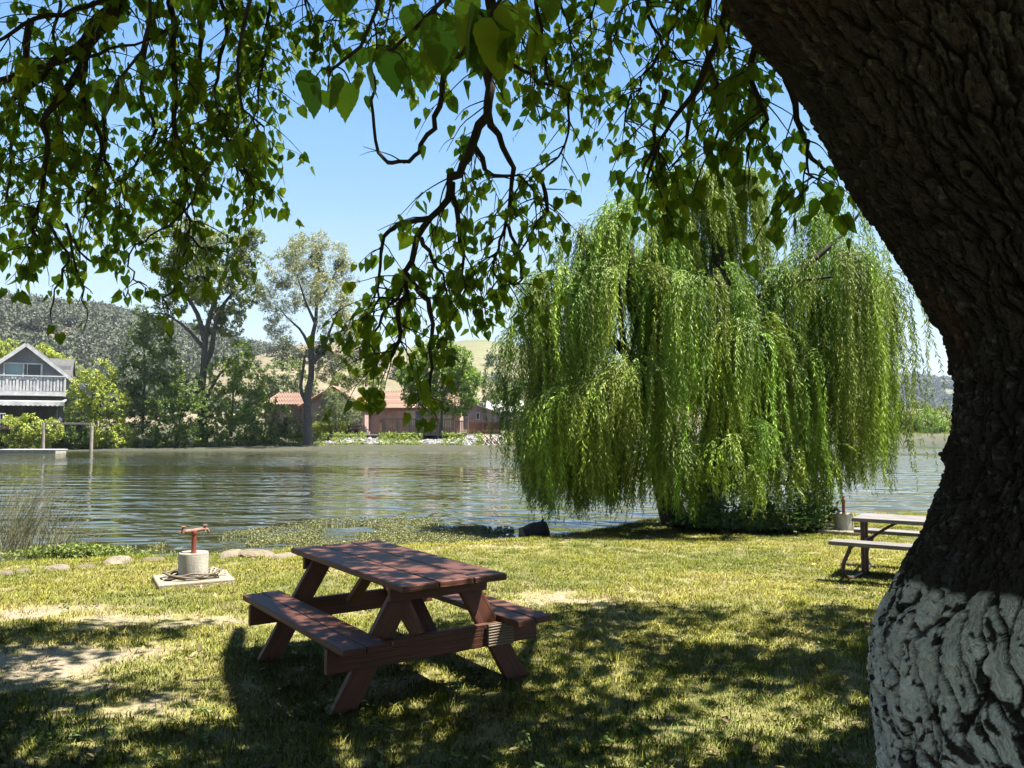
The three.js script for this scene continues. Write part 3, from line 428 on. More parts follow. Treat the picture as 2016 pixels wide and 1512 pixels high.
  for (const x of [920, 948, 984]) part('post', boxAt(.14, 30 * fk, .14, (x - 948) * fk, EYE + (848 - 846) * fk - .9, -.18), M.fence, fe);
  // lavender house
  const ld = 96, lk = ld / F, LX = (x) => (x - 960) * lk, LY = (y) => EYE + (848 - y) * lk - 1.3, lv = thing('lavender_house', 'pale lavender house with whitish low roof, partly behind the willow', 'house', V((960 - CX) * lk, 1.3, -ld));
  { const sh = new THREE.Shape([new THREE.Vector2(LX(905), -.5), new THREE.Vector2(LX(985), -.5), new THREE.Vector2(LX(985), LY(812)), new THREE.Vector2(LX(940), LY(797)), new THREE.Vector2(LX(905), LY(808))]); for (const [a, b, c, e] of [[912, 922, 821, 814], [938, 944, 826, 813]]) sh.holes.push(new THREE.Path([new THREE.Vector2(LX(a), LY(c)), new THREE.Vector2(LX(a), LY(e)), new THREE.Vector2(LX(b), LY(e)), new THREE.Vector2(LX(b), LY(c))])); part('wall', new THREE.ExtrudeGeometry(sh, { depth: .3, bevelEnabled: false }), M.lavender, lv);
    for (const [a, b, c, e] of [[912, 922, 821, 814], [938, 944, 826, 813]]) { const w = part('window', merge([boxAt(LX(b) - LX(a) + .2, .1, .1, LX((a + b) / 2), LY(e), .33), boxAt(LX(b) - LX(a) + .2, .1, .1, LX((a + b) / 2), LY(c), .33), boxAt(.1, LY(e) - LY(c), .1, LX(a), LY((c + e) / 2), .33), boxAt(.1, LY(e) - LY(c), .1, LX(b), LY((c + e) / 2), .33)]), M.white, lv); part('pane', boxAt(LX(b) - LX(a), LY(e) - LY(c), .03, LX((a + b) / 2), LY((c + e) / 2), .12), M.glass, w); }
    part('wall', boxAt(8, LY(810) + .5, 6, LX(1020), (LY(810) - .5) / 2, -4), M.lavender, lv);
    part('roof', beamG(V(LX(936), LY(796), -3.2), V(LX(990), LY(816), -3.2), 8, .15, V(0, 1, 0), 0), M.paleRoof, lv); part('roof', beamG(V(LX(941), LY(796), -3.4), V(LX(900), LY(809), -3.4), 8, .15, V(0, 1, 0), 0), M.paleRoof, lv); part('roof', beamG(V(LX(1005), LY(812), -1), V(LX(1005), LY(786), -7), 100 * lk, .15, V(0, 1, 0), 0), M.paleRoof, lv); }
  // retaining wall with pale cap, steps, hedges
  const rd = 83, rk = rd / F, rw = thing('retaining_wall', 'low retaining wall with pale cap above the white stones', 'wall', V((700 - CX) * rk, .2, -rd));
  const RY = (y) => EYE + (848 - y) * rk - .2; part('wall', boxAt(95 * rk, RY(857) + .6, .4, 0, (RY(857) - .6) / 2, 0), stdMat(C(.13, .10, .08), .95, { map: rep(T.soil, 1, 1) }), rw); part('cap', boxAt(97 * rk, .12, .55, 0, RY(856), 0, .01), M.concrete, rw);
  const st = thing('garden_steps', 'three concrete garden steps left of the deck', 'steps', V((712 - CX) * 85 / F, 1.1, -85)); for (let i = 0; i < 3; i++) part('step', boxAt(1.5, .16, .45, 0, -.05 + i * .16, -i * .42, .01), M.concrete, st);
  reseed(3131); const hedge = (label, px, w, dark) => { const f = V((px - CX) * 84 / F, farH((px - CX) * 84 / F, -84.5), -84.4); farTree('clipped_hedge', label, 'hedge', f, [], lobesAt(f, 84.4, [[px - w * .35, 846, w * .42, 0, .8], [px, 843, w * .48, 0, .8], [px + w * .35, 846, w * .42, 0, .8]]), 520, .3, dark ?? G.yellow, dark ? null : 'clipped hedges beside the pink house', { kind: 2, gap: .1, part: 'foliage' }); };
  hedge('clipped yellow green hedge mound just right of the cottonwood stem', 630, 36); hedge('clipped yellow green hedge mound below the garden tree', 668, 40); hedge('dark maroon shrub at the corner of the pink gable', 700, 30, [[.05, .03, .03], [.07, .045, .035], [.04, .045, .025]]);
}
// stones of the far bank: too small to pick apart
{
  reseed(414); const g = new THREE.DodecahedronGeometry(.5, 0), ms = [], cs = [], m = new THREE.Matrix4(), q = new THREE.Quaternion(), e = new THREE.Euler();
  const tops = [[630, 872], [660, 866], [720, 862], [760, 868], [900, 866], [930, 858], [985, 860], [1020, 872]];
  for (let i = 0; i < 2600; i++) { const px = rr(628, 1010), t = rnd(), py = lerp(883, lin(tops, px), Math.pow(t, .9)), s = rr(.16, .46), x = (px - CX) * 80 / F, z = -(farD(x) + .2 + 3.2 * t), y = EYE + (848 - py) * (-z) / F; if (px > 770 && px < 850 && rnd() < .2) continue;
    q.setFromEuler(e.set(rr(0, 6), rr(0, 6), rr(0, 6))); ms.push(m.clone().compose(V((px - CX) * -z / F, Math.min(y, farH(x, z) + .35), z), q, V(s * rr(.8, 1.5), s * rr(.6, 1), s * rr(.8, 1.3)))); const v = rr(.08, .26); cs.push(C(v, v * .97, v * .93)); }
  tag(copies('riprap_stones', g, stdMat(C(1, 1, 1), .9, { flatShading: true }), scene, ms, cs), 'white and grey riprap stones on the bank below the deck', 'stones');
  const steps = thing('fallen_timbers', 'weathered timbers lying on the stones right of the deck', 'timber', V((960 - CX) * 79.6 / F, .2, -79.6)); for (let i = 0; i < 3; i++) part('timber', beamG(V(-.9 + i * .6, .9, -1), V(.2 + i * .6, -.2, .5), .12, .12), M.deck, steps);
  // low green fringe along the far waterline
  const ms2 = [], cs2 = []; for (let i = 0; i < 6500; i++) { const x = rnd() < .75 ? rr(-58, 12) : rr(40, 90), z = -(farD(x) - .5 + 1.9 * rnd()); if (fbm(x * .5, 3) < .36) continue; const s = rr(.25, .6); ms2.push(m.clone().compose(V(x, Math.max(WATER, farH(x, z)) + .05, z), q.setFromEuler(e.set(rr(0, 6), rr(0, 6), rr(0, 6))), V(s, s * .6, s))); const c = (rnd() < .6 ? G.yellow : G.mid)[Math.floor(rnd() * 3)]; cs2.push(C(...c)); }
  tag(copies('bank_weeds', cluster[2], leafMat, scene, ms2, cs2), 'low green weeds along the waterline of the far bank', 'weeds');
}

// ------------------------------------------------------------------ picnic table
const redwood = [[.105, .029, .013], [.12, .036, .017], [.09, .025, .012]].map((c) => stdMat(C(...c), .62, { map: rep(T.grainC, .9, .45), bumpMap: rep(T.grain, .9, .45), bumpScale: .004 }));
{
  reseed(88);
  const a = .961, p = V(-.849, 0, -5.581); p.y = lawnH(p.x, p.z);
  const t = thing('picnic_table', 'red brown wooden picnic table with two benches in dappled shade on the lawn', 'picnic table', p, -a);
  const L = 1.83, ty = .745, th = .04;
  const plank = (name, x, y, z, w, l, m, parent) => { const g = boxG(l, th, w, .007), P = g.attributes.position; for (let i = 0; i < P.count; i++) P.setY(i, P.getY(i) + .004 * Math.sin(P.getX(i) * 2.2 + z * 9)); g.computeVertexNormals; const o = part(name, g, m, parent); o.position.set(x, y, z); o.rotation.x = rr(-.008, .008); return o; };
  const top = part('tabletop', boxG(L, th, .236, .007), redwood[0], t, 'centre plank of the tabletop'); top.position.set(0, ty - th / 2, 0);
  plank('plank', .004, 0, .243, .236, L, redwood[1], top); plank('plank', -.006, 0, -.243, .236, L + .012, redwood[2], top);
  for (const s of [-1, 1]) { const b = part('bench', boxG(L, th, .135, .006), redwood[s > 0 ? 0 : 2], t); b.position.set(0, .44 - th / 2, s * (.58 - .07)); plank('plank', .008 * s, .001, s * .141, .135, L, redwood[s > 0 ? 2 : 1], b); }
  for (const ux of [-1, 1]) {
    const x = ux * .70;
    part('top_cleat', beamG(V(x, ty - th - .045, -.34), V(x, ty - th - .045, .34), .04, .09), redwood[1], t);
    part('bench_support', beamG(V(x, .44 - th - .07, -.73), V(x, .44 - th - .07, .73), .045, .14), redwood[1], t);
    for (const s of [-1, 1]) part('leg', beamG(V(x - ux * .05, ty - th - .005, s * .20), V(x - ux * .05, -.04, s * .64), .045, .14, V(0, 1, 0)), redwood[1], t);
    part('brace', beamG(V(x - ux * .10, .44 - th - .04, 0), V(x - ux * .48, ty - th - .03, 0), .09, .04), redwood[1], t);
  }
  for (const [s, z] of [[1, -.33], [-1, -.33]]) part('bolt', new THREE.CylinderGeometry(.009, .009, .012, 8).rotateZ(Math.PI / 2).translate(.70 + .03, .38, z * s), stdMat(C(.25, .22, .2), .4, { metalness: .8 }), t);
  // ribbed offcut nailed across the near bench support
  const rib = part('ribbed_board', boxAt(.02, .145, .20, .70 + .034, .33, -.43, .003), stdMat(C(.1425, .1013, .0713), .8, { map: rep(T.grainC, .4, .4) }), t, 'lighter ribbed board nailed to the near bench support');
  for (let i = 0; i < 8; i++) part('rib', boxAt(.008, .009, .196, .70 + .047, .27 + i * .0172, -.43, .003), stdMat(C(.18, .135, .0975), .8), rib);
}

// ------------------------------------------------------------------ concrete risers with red stand pipes
const pipeRed = stdMat(C(.24, .052, .028), .55, { map: rep(T.mottle, .15, .15), bumpMap: rep(T.rough, .1, .1), bumpScale: .002 }), rust = stdMat(C(.24, .1275, .09), .8, { map: rep(T.mottle, .1, .1) });
const paleConcrete = stdMat(C(.444, .4144, .3478), .93, { map: rep(T.mottle, .35, .35), bumpMap: rep(T.rough, .12, .12), bumpScale: .006 }), slabMat = stdMat(C(.3108, .2664, .1998), .93, { map: rep(T.soil, .9, .9), bumpMap: rep(T.rough, .2, .2), bumpScale: .01 });
function riser(label, px, py, turn, hose) {
  const p = onLawn(px, py); p.y = lawnH(p.x, p.z); const t = thing('water_riser', label, 'water pipe', p, turn, 'stand pipes on concrete risers');
  const sl = boxG(.78, .075, .70, .012), P = sl.attributes.position; for (let i = 0; i < P.count; i++) P.setXYZ(i, P.getX(i) + .012 * (vnoise(P.getZ(i) * 9, P.getY(i) * 30, 3.5) - .5), P.getY(i), P.getZ(i) + .012 * (vnoise(P.getX(i) * 9, P.getY(i) * 30) - .5)); sl.computeVertexNormals();
  part('slab', sl.translate(0, .025, 0), slabMat, t);
  const pts = [[0, .058], [.150, .058], [.157, .07], [.158, .32], [.150, .336], [.138, .338], [.135, .325], [0, .322]].map((q) => new THREE.Vector2(...q));
  const lg = new THREE.LatheGeometry(pts, 36); part('concrete_cylinder', lg, paleConcrete, t);
  const pipe = part('pipe', new THREE.LatheGeometry([[0, .30], [.036, .30], [.03, .33], [.026, .36], [.026, .53], [.034, .535], [.034, .57], [.026, .575], [0, .578]].map((q) => new THREE.Vector2(...q)), 18), pipeRed, t);
  part('cross_pipe', taperTube([V(-.10, .565, .02), V(0, .57, 0), V(.11, .58, -.02)], .024, .022, 6, 10), rust, pipe);
  for (const s of [-1, 1]) { part('faucet', merge([new THREE.CylinderGeometry(.015, .02, .06, 10).translate(s * .115, .585, -s * .02), taperTube([V(s * .105, .578, -s * .02), V(s * .145, .572, -s * .02), V(s * .155, .535, -s * .02)], .016, .014, 5, 8)]), rust, pipe); part('handle', new THREE.TorusGeometry(.02, .006, 6, 12).rotateX(Math.PI / 2).translate(s * .115, .622, -s * .02), rust, pipe); }
  return t;
}
{
  reseed(61);
  const t = riser('concrete riser with red stand pipe and coiled rope, left of the picnic table', 380, 1148, .5);
  const rope = [], bag = []; for (let i = 0; i < 44; i++) { const a = i * .42, r = .20 + .03 * Math.sin(i * .7) + .004 * i * .4; rope.push(V(Math.cos(a) * r * 1.05, .085 + .02 * Math.floor(i / 15) + .012 * Math.sin(i * 1.9), Math.sin(a) * r)); }
  const ro = thing('rope_coil', 'weathered rope coiled round the left concrete riser', 'rope', V(t.position.x, t.position.y - .005, t.position.z), .5); part('rope', taperTube(rope, .013, .011, 220, 6), stdMat(C(.18, .1425, .0975), .95, { map: rep(T.grainC, .1, .1) }), ro);
  for (let i = 0; i < 4; i++) part('strand', taperTube([V(.16 + .03 * i, .08, .1), V(.2 + .05 * i, .16 - .02 * i, .02 - .03 * i), V(.27 + .02 * i, .075, -.08 + .06 * i), V(.18, .07, -.2)], .009, .008, 14, 5), stdMat(C(.315, .27, .195), .95), ro, 'pale loose strand');
  part('dark_stick', taperTube([V(-.3, .075, .12), V(-.1, .11, .22), V(.12, .085, .26), V(.24, .08, .22)], .016, .008, 14, 6, .4), darkBark, ro);
  riser('concrete riser with red stand pipe on a slab, behind the grey metal legged table', 1662, 1048, .95);
}

// ------------------------------------------------------------------ second picnic table, on bent steel tube
{
  reseed(62);
  const A = onLawn(1680, 1138), t = thing('metal_legged_table', 'weathered pale picnic table on bent steel tube legs, partly behind the trunk', 'picnic table', V(A.x + .74, lawnH(A.x + .74, A.z - .03), A.z - .03), -.6);
  const plankM = [stdMat(C(0.169, 0.155, 0.147), .8, { map: rep(T.grainC, .8, .5), bumpMap: rep(T.grain, .8, .5), bumpScale: .004 }), stdMat(C(0.190, 0.177, 0.169), .8, { map: rep(T.grainC, .8, .5), bumpMap: rep(T.grain, .8, .5), bumpScale: .004 })], steel = stdMat(C(.055, .03, .025), .5, { metalness: .3 });
  const L = 1.9; for (let i = 0; i < 4; i++) part('table_plank', boxAt(1.75, .045, .165, .255, .66, -.255 + i * .17, .006), plankM[i % 2], t);
  for (const s of [-1, 1]) for (let i = 0; i < 1; i++) part('bench_plank', boxAt(1.96, .045, .25, .20, .43, s * .66, .006), plankM[(s + 3) / 2 % 2], t);
  for (const x of [-.55, .85]) {
    part('leg_frame', merge([taperTube([V(x - .02, .41, .66), V(x - .03, .36, .665), V(x - .10, .18, .67), V(x - .10, .07, .64), V(x - .06, .025, .55), V(x - .02, .02, .2)], .022, .022, 26, 8), taperTube([V(x - .02, .41, -.66), V(x - .03, .36, -.665), V(x - .1, .18, -.67), V(x - .1, .07, -.64), V(x - .06, .025, -.55), V(x - .02, .02, -.2)], .022, .022, 26, 8), taperTube([V(x - .02, .02, .21), V(x - .02, .02, 0), V(x - .02, .02, -.21)], .022, .022, 4, 8)]), steel, t);
    for (const z of [-.1, .1]) part('post', taperTube([V(x, .0, z), V(x, .35, z), V(x, .64, z)], .024, .024, 4, 8), steel, t);
    part('seat_bar', taperTube([V(x, .395, -.7), V(x, .395, 0), V(x, .395, .7)], .018, .018, 4, 8), steel, t);
    part('brace', taperTube([V(x, .36, 0), V(x + (x < 0 ? .2 : -.2), .52, 0), V(x + (x < 0 ? .38 : -.38), .63, 0)], .016, .016, 4, 8), steel, t);
  }
}

// ------------------------------------------------------------------ grass
function blades(n, size, hmin, hmax, wid, lean, s) {
  reseed(s); const P = [], Nn = [], Cc = [];
  for (let i = 0; i < n; i++) {
    const x = rr(-.5, .5) * size, z = rr(-.5, .5) * size, a = rr(0, 6.283), h = rr(hmin, hmax), l = h * lean * rr(.2, 1.3), b = rr(0, 6.283), w = wid * rr(.6, 1.3), cx = Math.cos(b) * w / 2, cz = Math.sin(b) * w / 2, dx = Math.cos(a) * l, dz = Math.sin(a) * l;
    const q = [[x - cx, -.012, z - cz], [x + cx, -.012, z + cz], [x + dx * .4 - cx * .8, h * .6, z + dz * .4 - cz * .8], [x + dx * .4 + cx * .8, h * .6, z + dz * .4 + cz * .8], [x + dx, h, z + dz]], v = rr(.78, 1.16), dry = rnd() < .08;
    const N = V(Math.sin(b) * .45 + rr(-.2, .2), .85, -Math.cos(b) * .45 + rr(-.2, .2)).normalize();
    for (const k of [0, 1, 2, 1, 3, 2, 2, 3, 4]) { P.push(...q[k]); Nn.push(N.x, N.y, N.z); Cc.push(...(dry ? [v * 1.5, v * 1.25, v * 1.6] : [v, v, v])); }
  }
  const g = new THREE.BufferGeometry(); g.setAttribute('position', new THREE.Float32BufferAttribute(P, 3)); g.setAttribute('normal', new THREE.Float32BufferAttribute(Nn, 3)); g.setAttribute('color', new THREE.Float32BufferAttribute(Cc, 3)); g.setAttribute('uv', new THREE.Float32BufferAttribute(new Float32Array(P.length / 3 * 2), 2)); return g;
}
const grassPlain = stdMat(C(1, 1, 1), .75, { transmission: .3, thickness: 0, specularIntensity: .3 });
const grassMat = stdMat(C(1, 1, 1), .8, { vertexColors: true, transmission: .35, thickness: 0, specularIntensity: .15 });
{
  const kinds = [[blades(150, .24, .015, .042, .0045, 1.0, 301), []], [blades(150, .24, .012, .035, .005, 1.3, 302), []], [blades(46, .24, .01, .03, .005, 1.6, 303), []], [blades(40, .12, .04, .10, .005, .6, 304), []]].map(([g, a]) => ({ g, ms: a, cs: [] }));
  reseed(305); const m = new THREE.Matrix4(), q = new THREE.Quaternion(), up = V(0, 1, 0);
  const green = [.1401, .1808, .0217], lime = [.2983, .2983, .0362], straw = [.4158, .3526, .1175];
  for (let d = 2.2; d < 18; ) {
    const step = d < 7 ? .15 : d < 11 ? .17 : .2, half = d * .66 + .5;
    for (let x = -half; x < half; x += step) {
      const X = x + rr(-.5, .5) * step, Z = -(d + rr(-.5, .5) * step), s = shoreD(X) + Z; if (s < -.02 - .12 * rnd()) continue;
      const di = dirt(X, Z), n = fbm(X * .9 + 3, Z * .9, 0, 4), n2 = fbm(X * 3.1, Z * 3.1 + 7, 0, 3);
      let k; if (di > .72 + .2 * (n2 - .5)) { if (rnd() < .72) continue; k = 2; } else if (di > .42) { if (rnd() < .3) continue; k = 2; } else k = rnd() < .5 ? 0 : 1;
      if (k < 2 && n2 > .60 && rnd() < .05) k = 3;
      const dry = clamp(.34 + 1.3 * (n - .5) + .6 * di + rr(-.12, .12), 0, 1), v = rr(.85, 1.15), c = dry < .5 ? green.map((g, i) => lerp(g, lime[i], dry * 2)) : lime.map((g, i) => lerp(g, straw[i], dry * 2 - 1));
      q.setFromAxisAngle(up, rr(0, 6.283)); const sc = rr(.85, 1.2) * (s < .6 ? 1.35 : 1); kinds[k].ms.push(m.clone().compose(V(X, lawnH(X, Z), Z), q, V(sc, sc * rr(.75, 1.3), sc))); kinds[k].cs.push(C(c[0] * v, c[1] * v, c[2] * v));
    }
    d += step;
  }
  const w = ['short green mown grass of the lawn', 'short curled mown grass of the lawn', 'thin dry grass on the bare patches', 'taller grass tufts scattered over the lawn'], nm = ['lawn_grass', 'curled_grass', 'sparse_grass', 'grass_tufts'];
  kinds.forEach((K, i) => tag(copies(nm[i], K.g, grassMat, scene, K.ms, K.cs), w[i], 'grass'));
}
// fallen leaves and litter on the lawn
{
  reseed(310); const g = new THREE.CircleGeometry(.5, 6).scale(1, .5, 1).rotateX(-Math.PI / 2), P = g.attributes.position; for (let i = 0; i < P.count; i++) P.setY(i, Math.abs(P.getZ(i)) * .5 + P.getX(i) ** 2 * .3); g.computeVertexNormals();
  const ms = [], cs = [], m = new THREE.Matrix4(), q = new THREE.Quaternion(), e = new THREE.Euler(); for (let i = 0; i < 1500; i++) { const d = 2.4 + 9 * Math.pow(rnd(), 1.2), x = rr(-.68, .66) * d, s = rr(.025, .07), v = rr(.5, 1.1); if (shoreD(x) - d < .3) continue; ms.push(m.clone().compose(V(x, lawnH(x, -d) + .012 + rnd() * .014, -d), q.setFromEuler(e.set(rr(-.5, .5), rr(0, 6.3), rr(-.5, .5))), V(s, s, s * .9))); cs.push(rnd() < .5 ? C(.24 * v, .18 * v, .09 * v) : C(.13 * v, .085 * v, .045 * v)); }
  tag(copies('leaf_litter', g, stdMat(C(1, 1, 1), .85), scene, ms, cs), 'small dry fallen leaves lying in the grass', 'leaves');
}

// ------------------------------------------------------------------ rocks at the water's edge
{
  const rockM = [stdMat(C(.29, .245, .18), .95, { map: rep(T.soil, .5, .5), bumpMap: rep(T.rough, .25, .25), bumpScale: .02 }), stdMat(C(.25, .205, .15), .95, { map: rep(T.soil, .5, .5), bumpMap: rep(T.rough, .25, .25), bumpScale: .02 })];
  const list = [[8, 1132, .22, .14, 'pale rock at the left edge of the picture beside the water'], [42, 1126, .2, .12, 'small rock second from the left edge beside the water'], [112, 1122, .34, .15, 'flat sandy rock left of the concrete riser, below the reeds'], [165, 1118, .2, .1, 'small rock just right of the flat sandy rock'], [232, 1108, .46, .17, 'broad sandy rock on the bank left of the concrete riser'], [300, 1104, .24, .13, 'low rock touching the left side of the riser from behind'], [455, 1094, .36, .2, 'pinkish rock just right of the concrete riser'], [498, 1094, .46, .2, 'largest pale rock between the riser and the picnic table'], [556, 1098, .36, .14, 'flat pale rock behind the left end of the tabletop'], [640, 1078, .34, .18, 'pale rock on the shore above the tabletop'], [690, 1076, .2, .1, 'small rock on the shore above the tabletop'], [600, 1090, .2, .1, 'small rock touching the tabletop corner in view']];
  list.forEach(([px, py, r, h, l], i) => {
    r *= .66; h *= .62; const p = onLawn(px, py), g = new THREE.IcosahedronGeometry(1, 4), P = g.attributes.position; p.y = lawnH(p.x, p.z) - .02;
    for (let j = 0; j < P.count; j++) { const v = V().fromBufferAttribute(P, j), k = .72 + .55 * fbm(v.x * 1.3 + i * 7, v.y * 1.3, v.z * 1.3 + 3.3, 4) + .16 * (fbm(v.x * 5 + i, v.y * 5, v.z * 5 + 1.7, 3) - .5); P.setXYZ(j, v.x * k * r, Math.max(-.1, Math.min(v.y * k, .78 + .1 * vnoise(v.x * 4, v.z * 4)) * h), v.z * k * r * .62); } g.computeVertexNormals();
    const m = shadow(new THREE.Mesh(g, rockM[i % 2])); m.name = numbered('shore_rock'); m.position.copy(p); m.rotation.y = i * 1.3; scene.add(m); tag(m, l, 'rock', 'rocks along the near shore');
  });
}
// ------------------------------------------------------------------ floating weed beds
{
  reseed(420); const g = leafCluster(9, .5, .42, .26, 21), ms = [], cs = [], m = new THREE.Matrix4(), q = new THREE.Quaternion(), e = new THREE.Euler();
  const zone = (x0, x1, top, bot, n, thr, col) => { for (let i = 0; i < n; i++) { const px = rr(x0, x1), py = rr(lin(top, px), lin(bot, px)), p = onWater(px, py); if (shoreD(p.x) + p.z > .05) continue; if (fbm(p.x * 1.0 + 20, p.z * .8, 0, 4) < thr + .10 * rnd()) continue; const s = rr(.05, .11); ms.push(m.clone().compose(V(p.x, WATER + rr(0, .03), p.z), q.setFromEuler(e.set(rr(-.5, .5), rr(0, 6.3), rr(-.5, .5))), V(s, s * .55, s))); const c = col[Math.floor(rnd() * col.length)], v = rr(.6, 1.05); cs.push(C(c[0] * v, c[1] * v, c[2] * v)); } };
  const yl = [[.234, .2418, .0663], [.1872, .2106, .0468], [.2652, .2496, .0936], [.156, .1716, .0468]];
  zone(390, 960, [[390, 1062], [540, 1034], [640, 1022], [800, 1018], [900, 1022], [960, 1040]], [[390, 1098], [960, 1082]], 7500, .44, yl);
  zone(150, 420, [[150, 1072], [420, 1052]], [[150, 1104], [420, 1096]], 2600, .50, yl);
  zone(560, 980, [[560, 1056], [980, 1046]], [[560, 1092], [980, 1080]], 4200, .36, yl);
  zone(900, 1012, [[900, 1036], [1012, 1040]], [[900, 1052], [1012, 1060]], 420, .48, [[.09, .11, .035], [.12, .13, .05]]);
  tag(copies('floating_weeds', g, stdMat(C(1, 1, 1), .6, { transmission: .2, thickness: 0 }), scene, ms, cs), 'yellow green water weeds floating along the near shore', 'water weeds');
}
// dark stump lying in the shallows
{
  reseed(430); const p = onWater(1052, 1052), t = thing('water_stump', 'dark wet stump lying in the shallows below the willow', 'stump', V(p.x, WATER, p.z), .4), g = taperTube([V(-.24, .02, 0), V(0, .05, .01), V(.22, .09, .02)], .15, .12, 22, 20, 1.0);
  part('log', g, darkBark, t); part('broken_branch', taperTube([V(.1, .1, 0), V(.16, .2, -.04), V(.22, .24, -.1)], .05, .02, 6, 8, .4), darkBark, t); part('cut_end', new THREE.CylinderGeometry(.12, .12, .02, 16).rotateZ(Math.PI / 2).translate(-.245, .02, 0), stdMat(C(.12, .07, .045), .9), t);
}
// ------------------------------------------------------------------ reeds and weeds at the left
{
  const reedM = [stdMat(C(.2808, .2496, .1482), .8, { transmission: .15, thickness: 0 }), stdMat(C(.1872, .1872, .0858), .8, { transmission: .15, thickness: 0 })];
  function reeds(label, px, py, n, h, sx, green, s) {
    reseed(s); const p = onWater(px, py); const t = thing('reed_clump', label, 'reeds', V(p.x, Math.max(WATER, lawnH(p.x, p.z)) - .02, p.z), 0, 'reeds at the left shore');
    const a = [[], []]; for (let i = 0; i < n; i++) { const b = V(gauss() * sx, -.05, gauss() * .35), l = h * rr(.45, 1.15), dir = V(gauss() * .35 + .18, 1, gauss() * .25), bend = V(rr(-.1, .75), 0, rr(-.2, .3)), bx = rnd() < .12 ? 2.2 : 1; const pts = [b, b.clone().addScaledVector(dir, l * .4).addScaledVector(bend, l * .08), b.clone().addScaledVector(dir, l * .72).addScaledVector(bend, l * .28 * bx), b.clone().addScaledVector(dir, l * .9).addScaledVector(bend, l * .62 * bx)]; a[rnd() < green ? 1 : 0].push(taperTube(pts, .0055, .0018, 7, 4)); }
    for (let k = 0; k < 2; k++) if (a[k].length) { const o = part(k ? 'green_stems' : 'dry_stems', merge(a[k]), reedM[k], t); o.userData.kind = 'stuff'; }
  }
  reeds('dense dry reed clump at the far left edge of the shore', 10, 1085, 170, 1.2, .42, .6, 501); reeds('arching dry reeds leaning right over the water at the left shore', 70, 1082, 80, 1.15, .45, .5, 502); reeds('short green reeds right of the dry clumps', 125, 1090, 110, .5, .32, .7, 503);
  reseed(504); const ms = [], cs = [], m = new THREE.Matrix4(), q = new THREE.Quaternion(), e = new THREE.Euler(), p0 = onWater(140, 1096), t = thing('shore_weed', 'bright green leafy weeds at the waterline below the reeds', 'weeds', V(p0.x, WATER, p0.z)); for (let i = 0; i < 700; i++) { const x = gauss() * .75 + .1, z = gauss() * .22, s = rr(.06, .14); ms.push(m.clone().compose(V(x, rr(.0, .16) * Math.exp(-x * x), z), q.setFromEuler(e.set(rr(0, 6), rr(0, 6), rr(0, 6))), V(s, s, s))); const v = rr(.7, 1.2); cs.push(C(.15 * v, .2 * v, .03 * v)); } copies('foliage', leafCluster(7, .5, .5, .25, 22), leafMat, t, ms, cs);
}
// small broad leaved weeds in the near grass
{
  reseed(540); const ms = [], cs = [], m = new THREE.Matrix4(), q = new THREE.Quaternion(), e = new THREE.Euler();
  for (let i = 0; i < 170; i++) { const d = 2.5 + 5.5 * Math.pow(rnd(), .8), x = rr(-.64, .5) * d, n = 8 + Math.floor(rnd() * 16), hgt = rr(.03, .11), w = rr(.03, .07); if (fbm(x * .8 + 4, d * .8, 0, 3) < .5) continue; for (let j = 0; j < n; j++) { const a = rr(0, 6.283), s = rr(.02, .045), u = rnd(); ms.push(m.clone().compose(V(x + Math.cos(a) * w * u, lawnH(x, -d) + .01 + hgt * rnd() * (1 - .5 * u), -d + Math.sin(a) * w * u), q.setFromEuler(e.set(rr(.4, 1.4), a, rr(-.4, .4), 'YXZ')), V(s, s, s))); const v = rr(.7, 1.3); cs.push(C(.115 * v, .16 * v, .036 * v)); } }
  tag(copies('lawn_weeds', leafCluster(1, .001, 1, .55, 23), grassPlain, scene, ms, cs), 'small broad leaved weeds growing in the near grass', 'weeds');
}

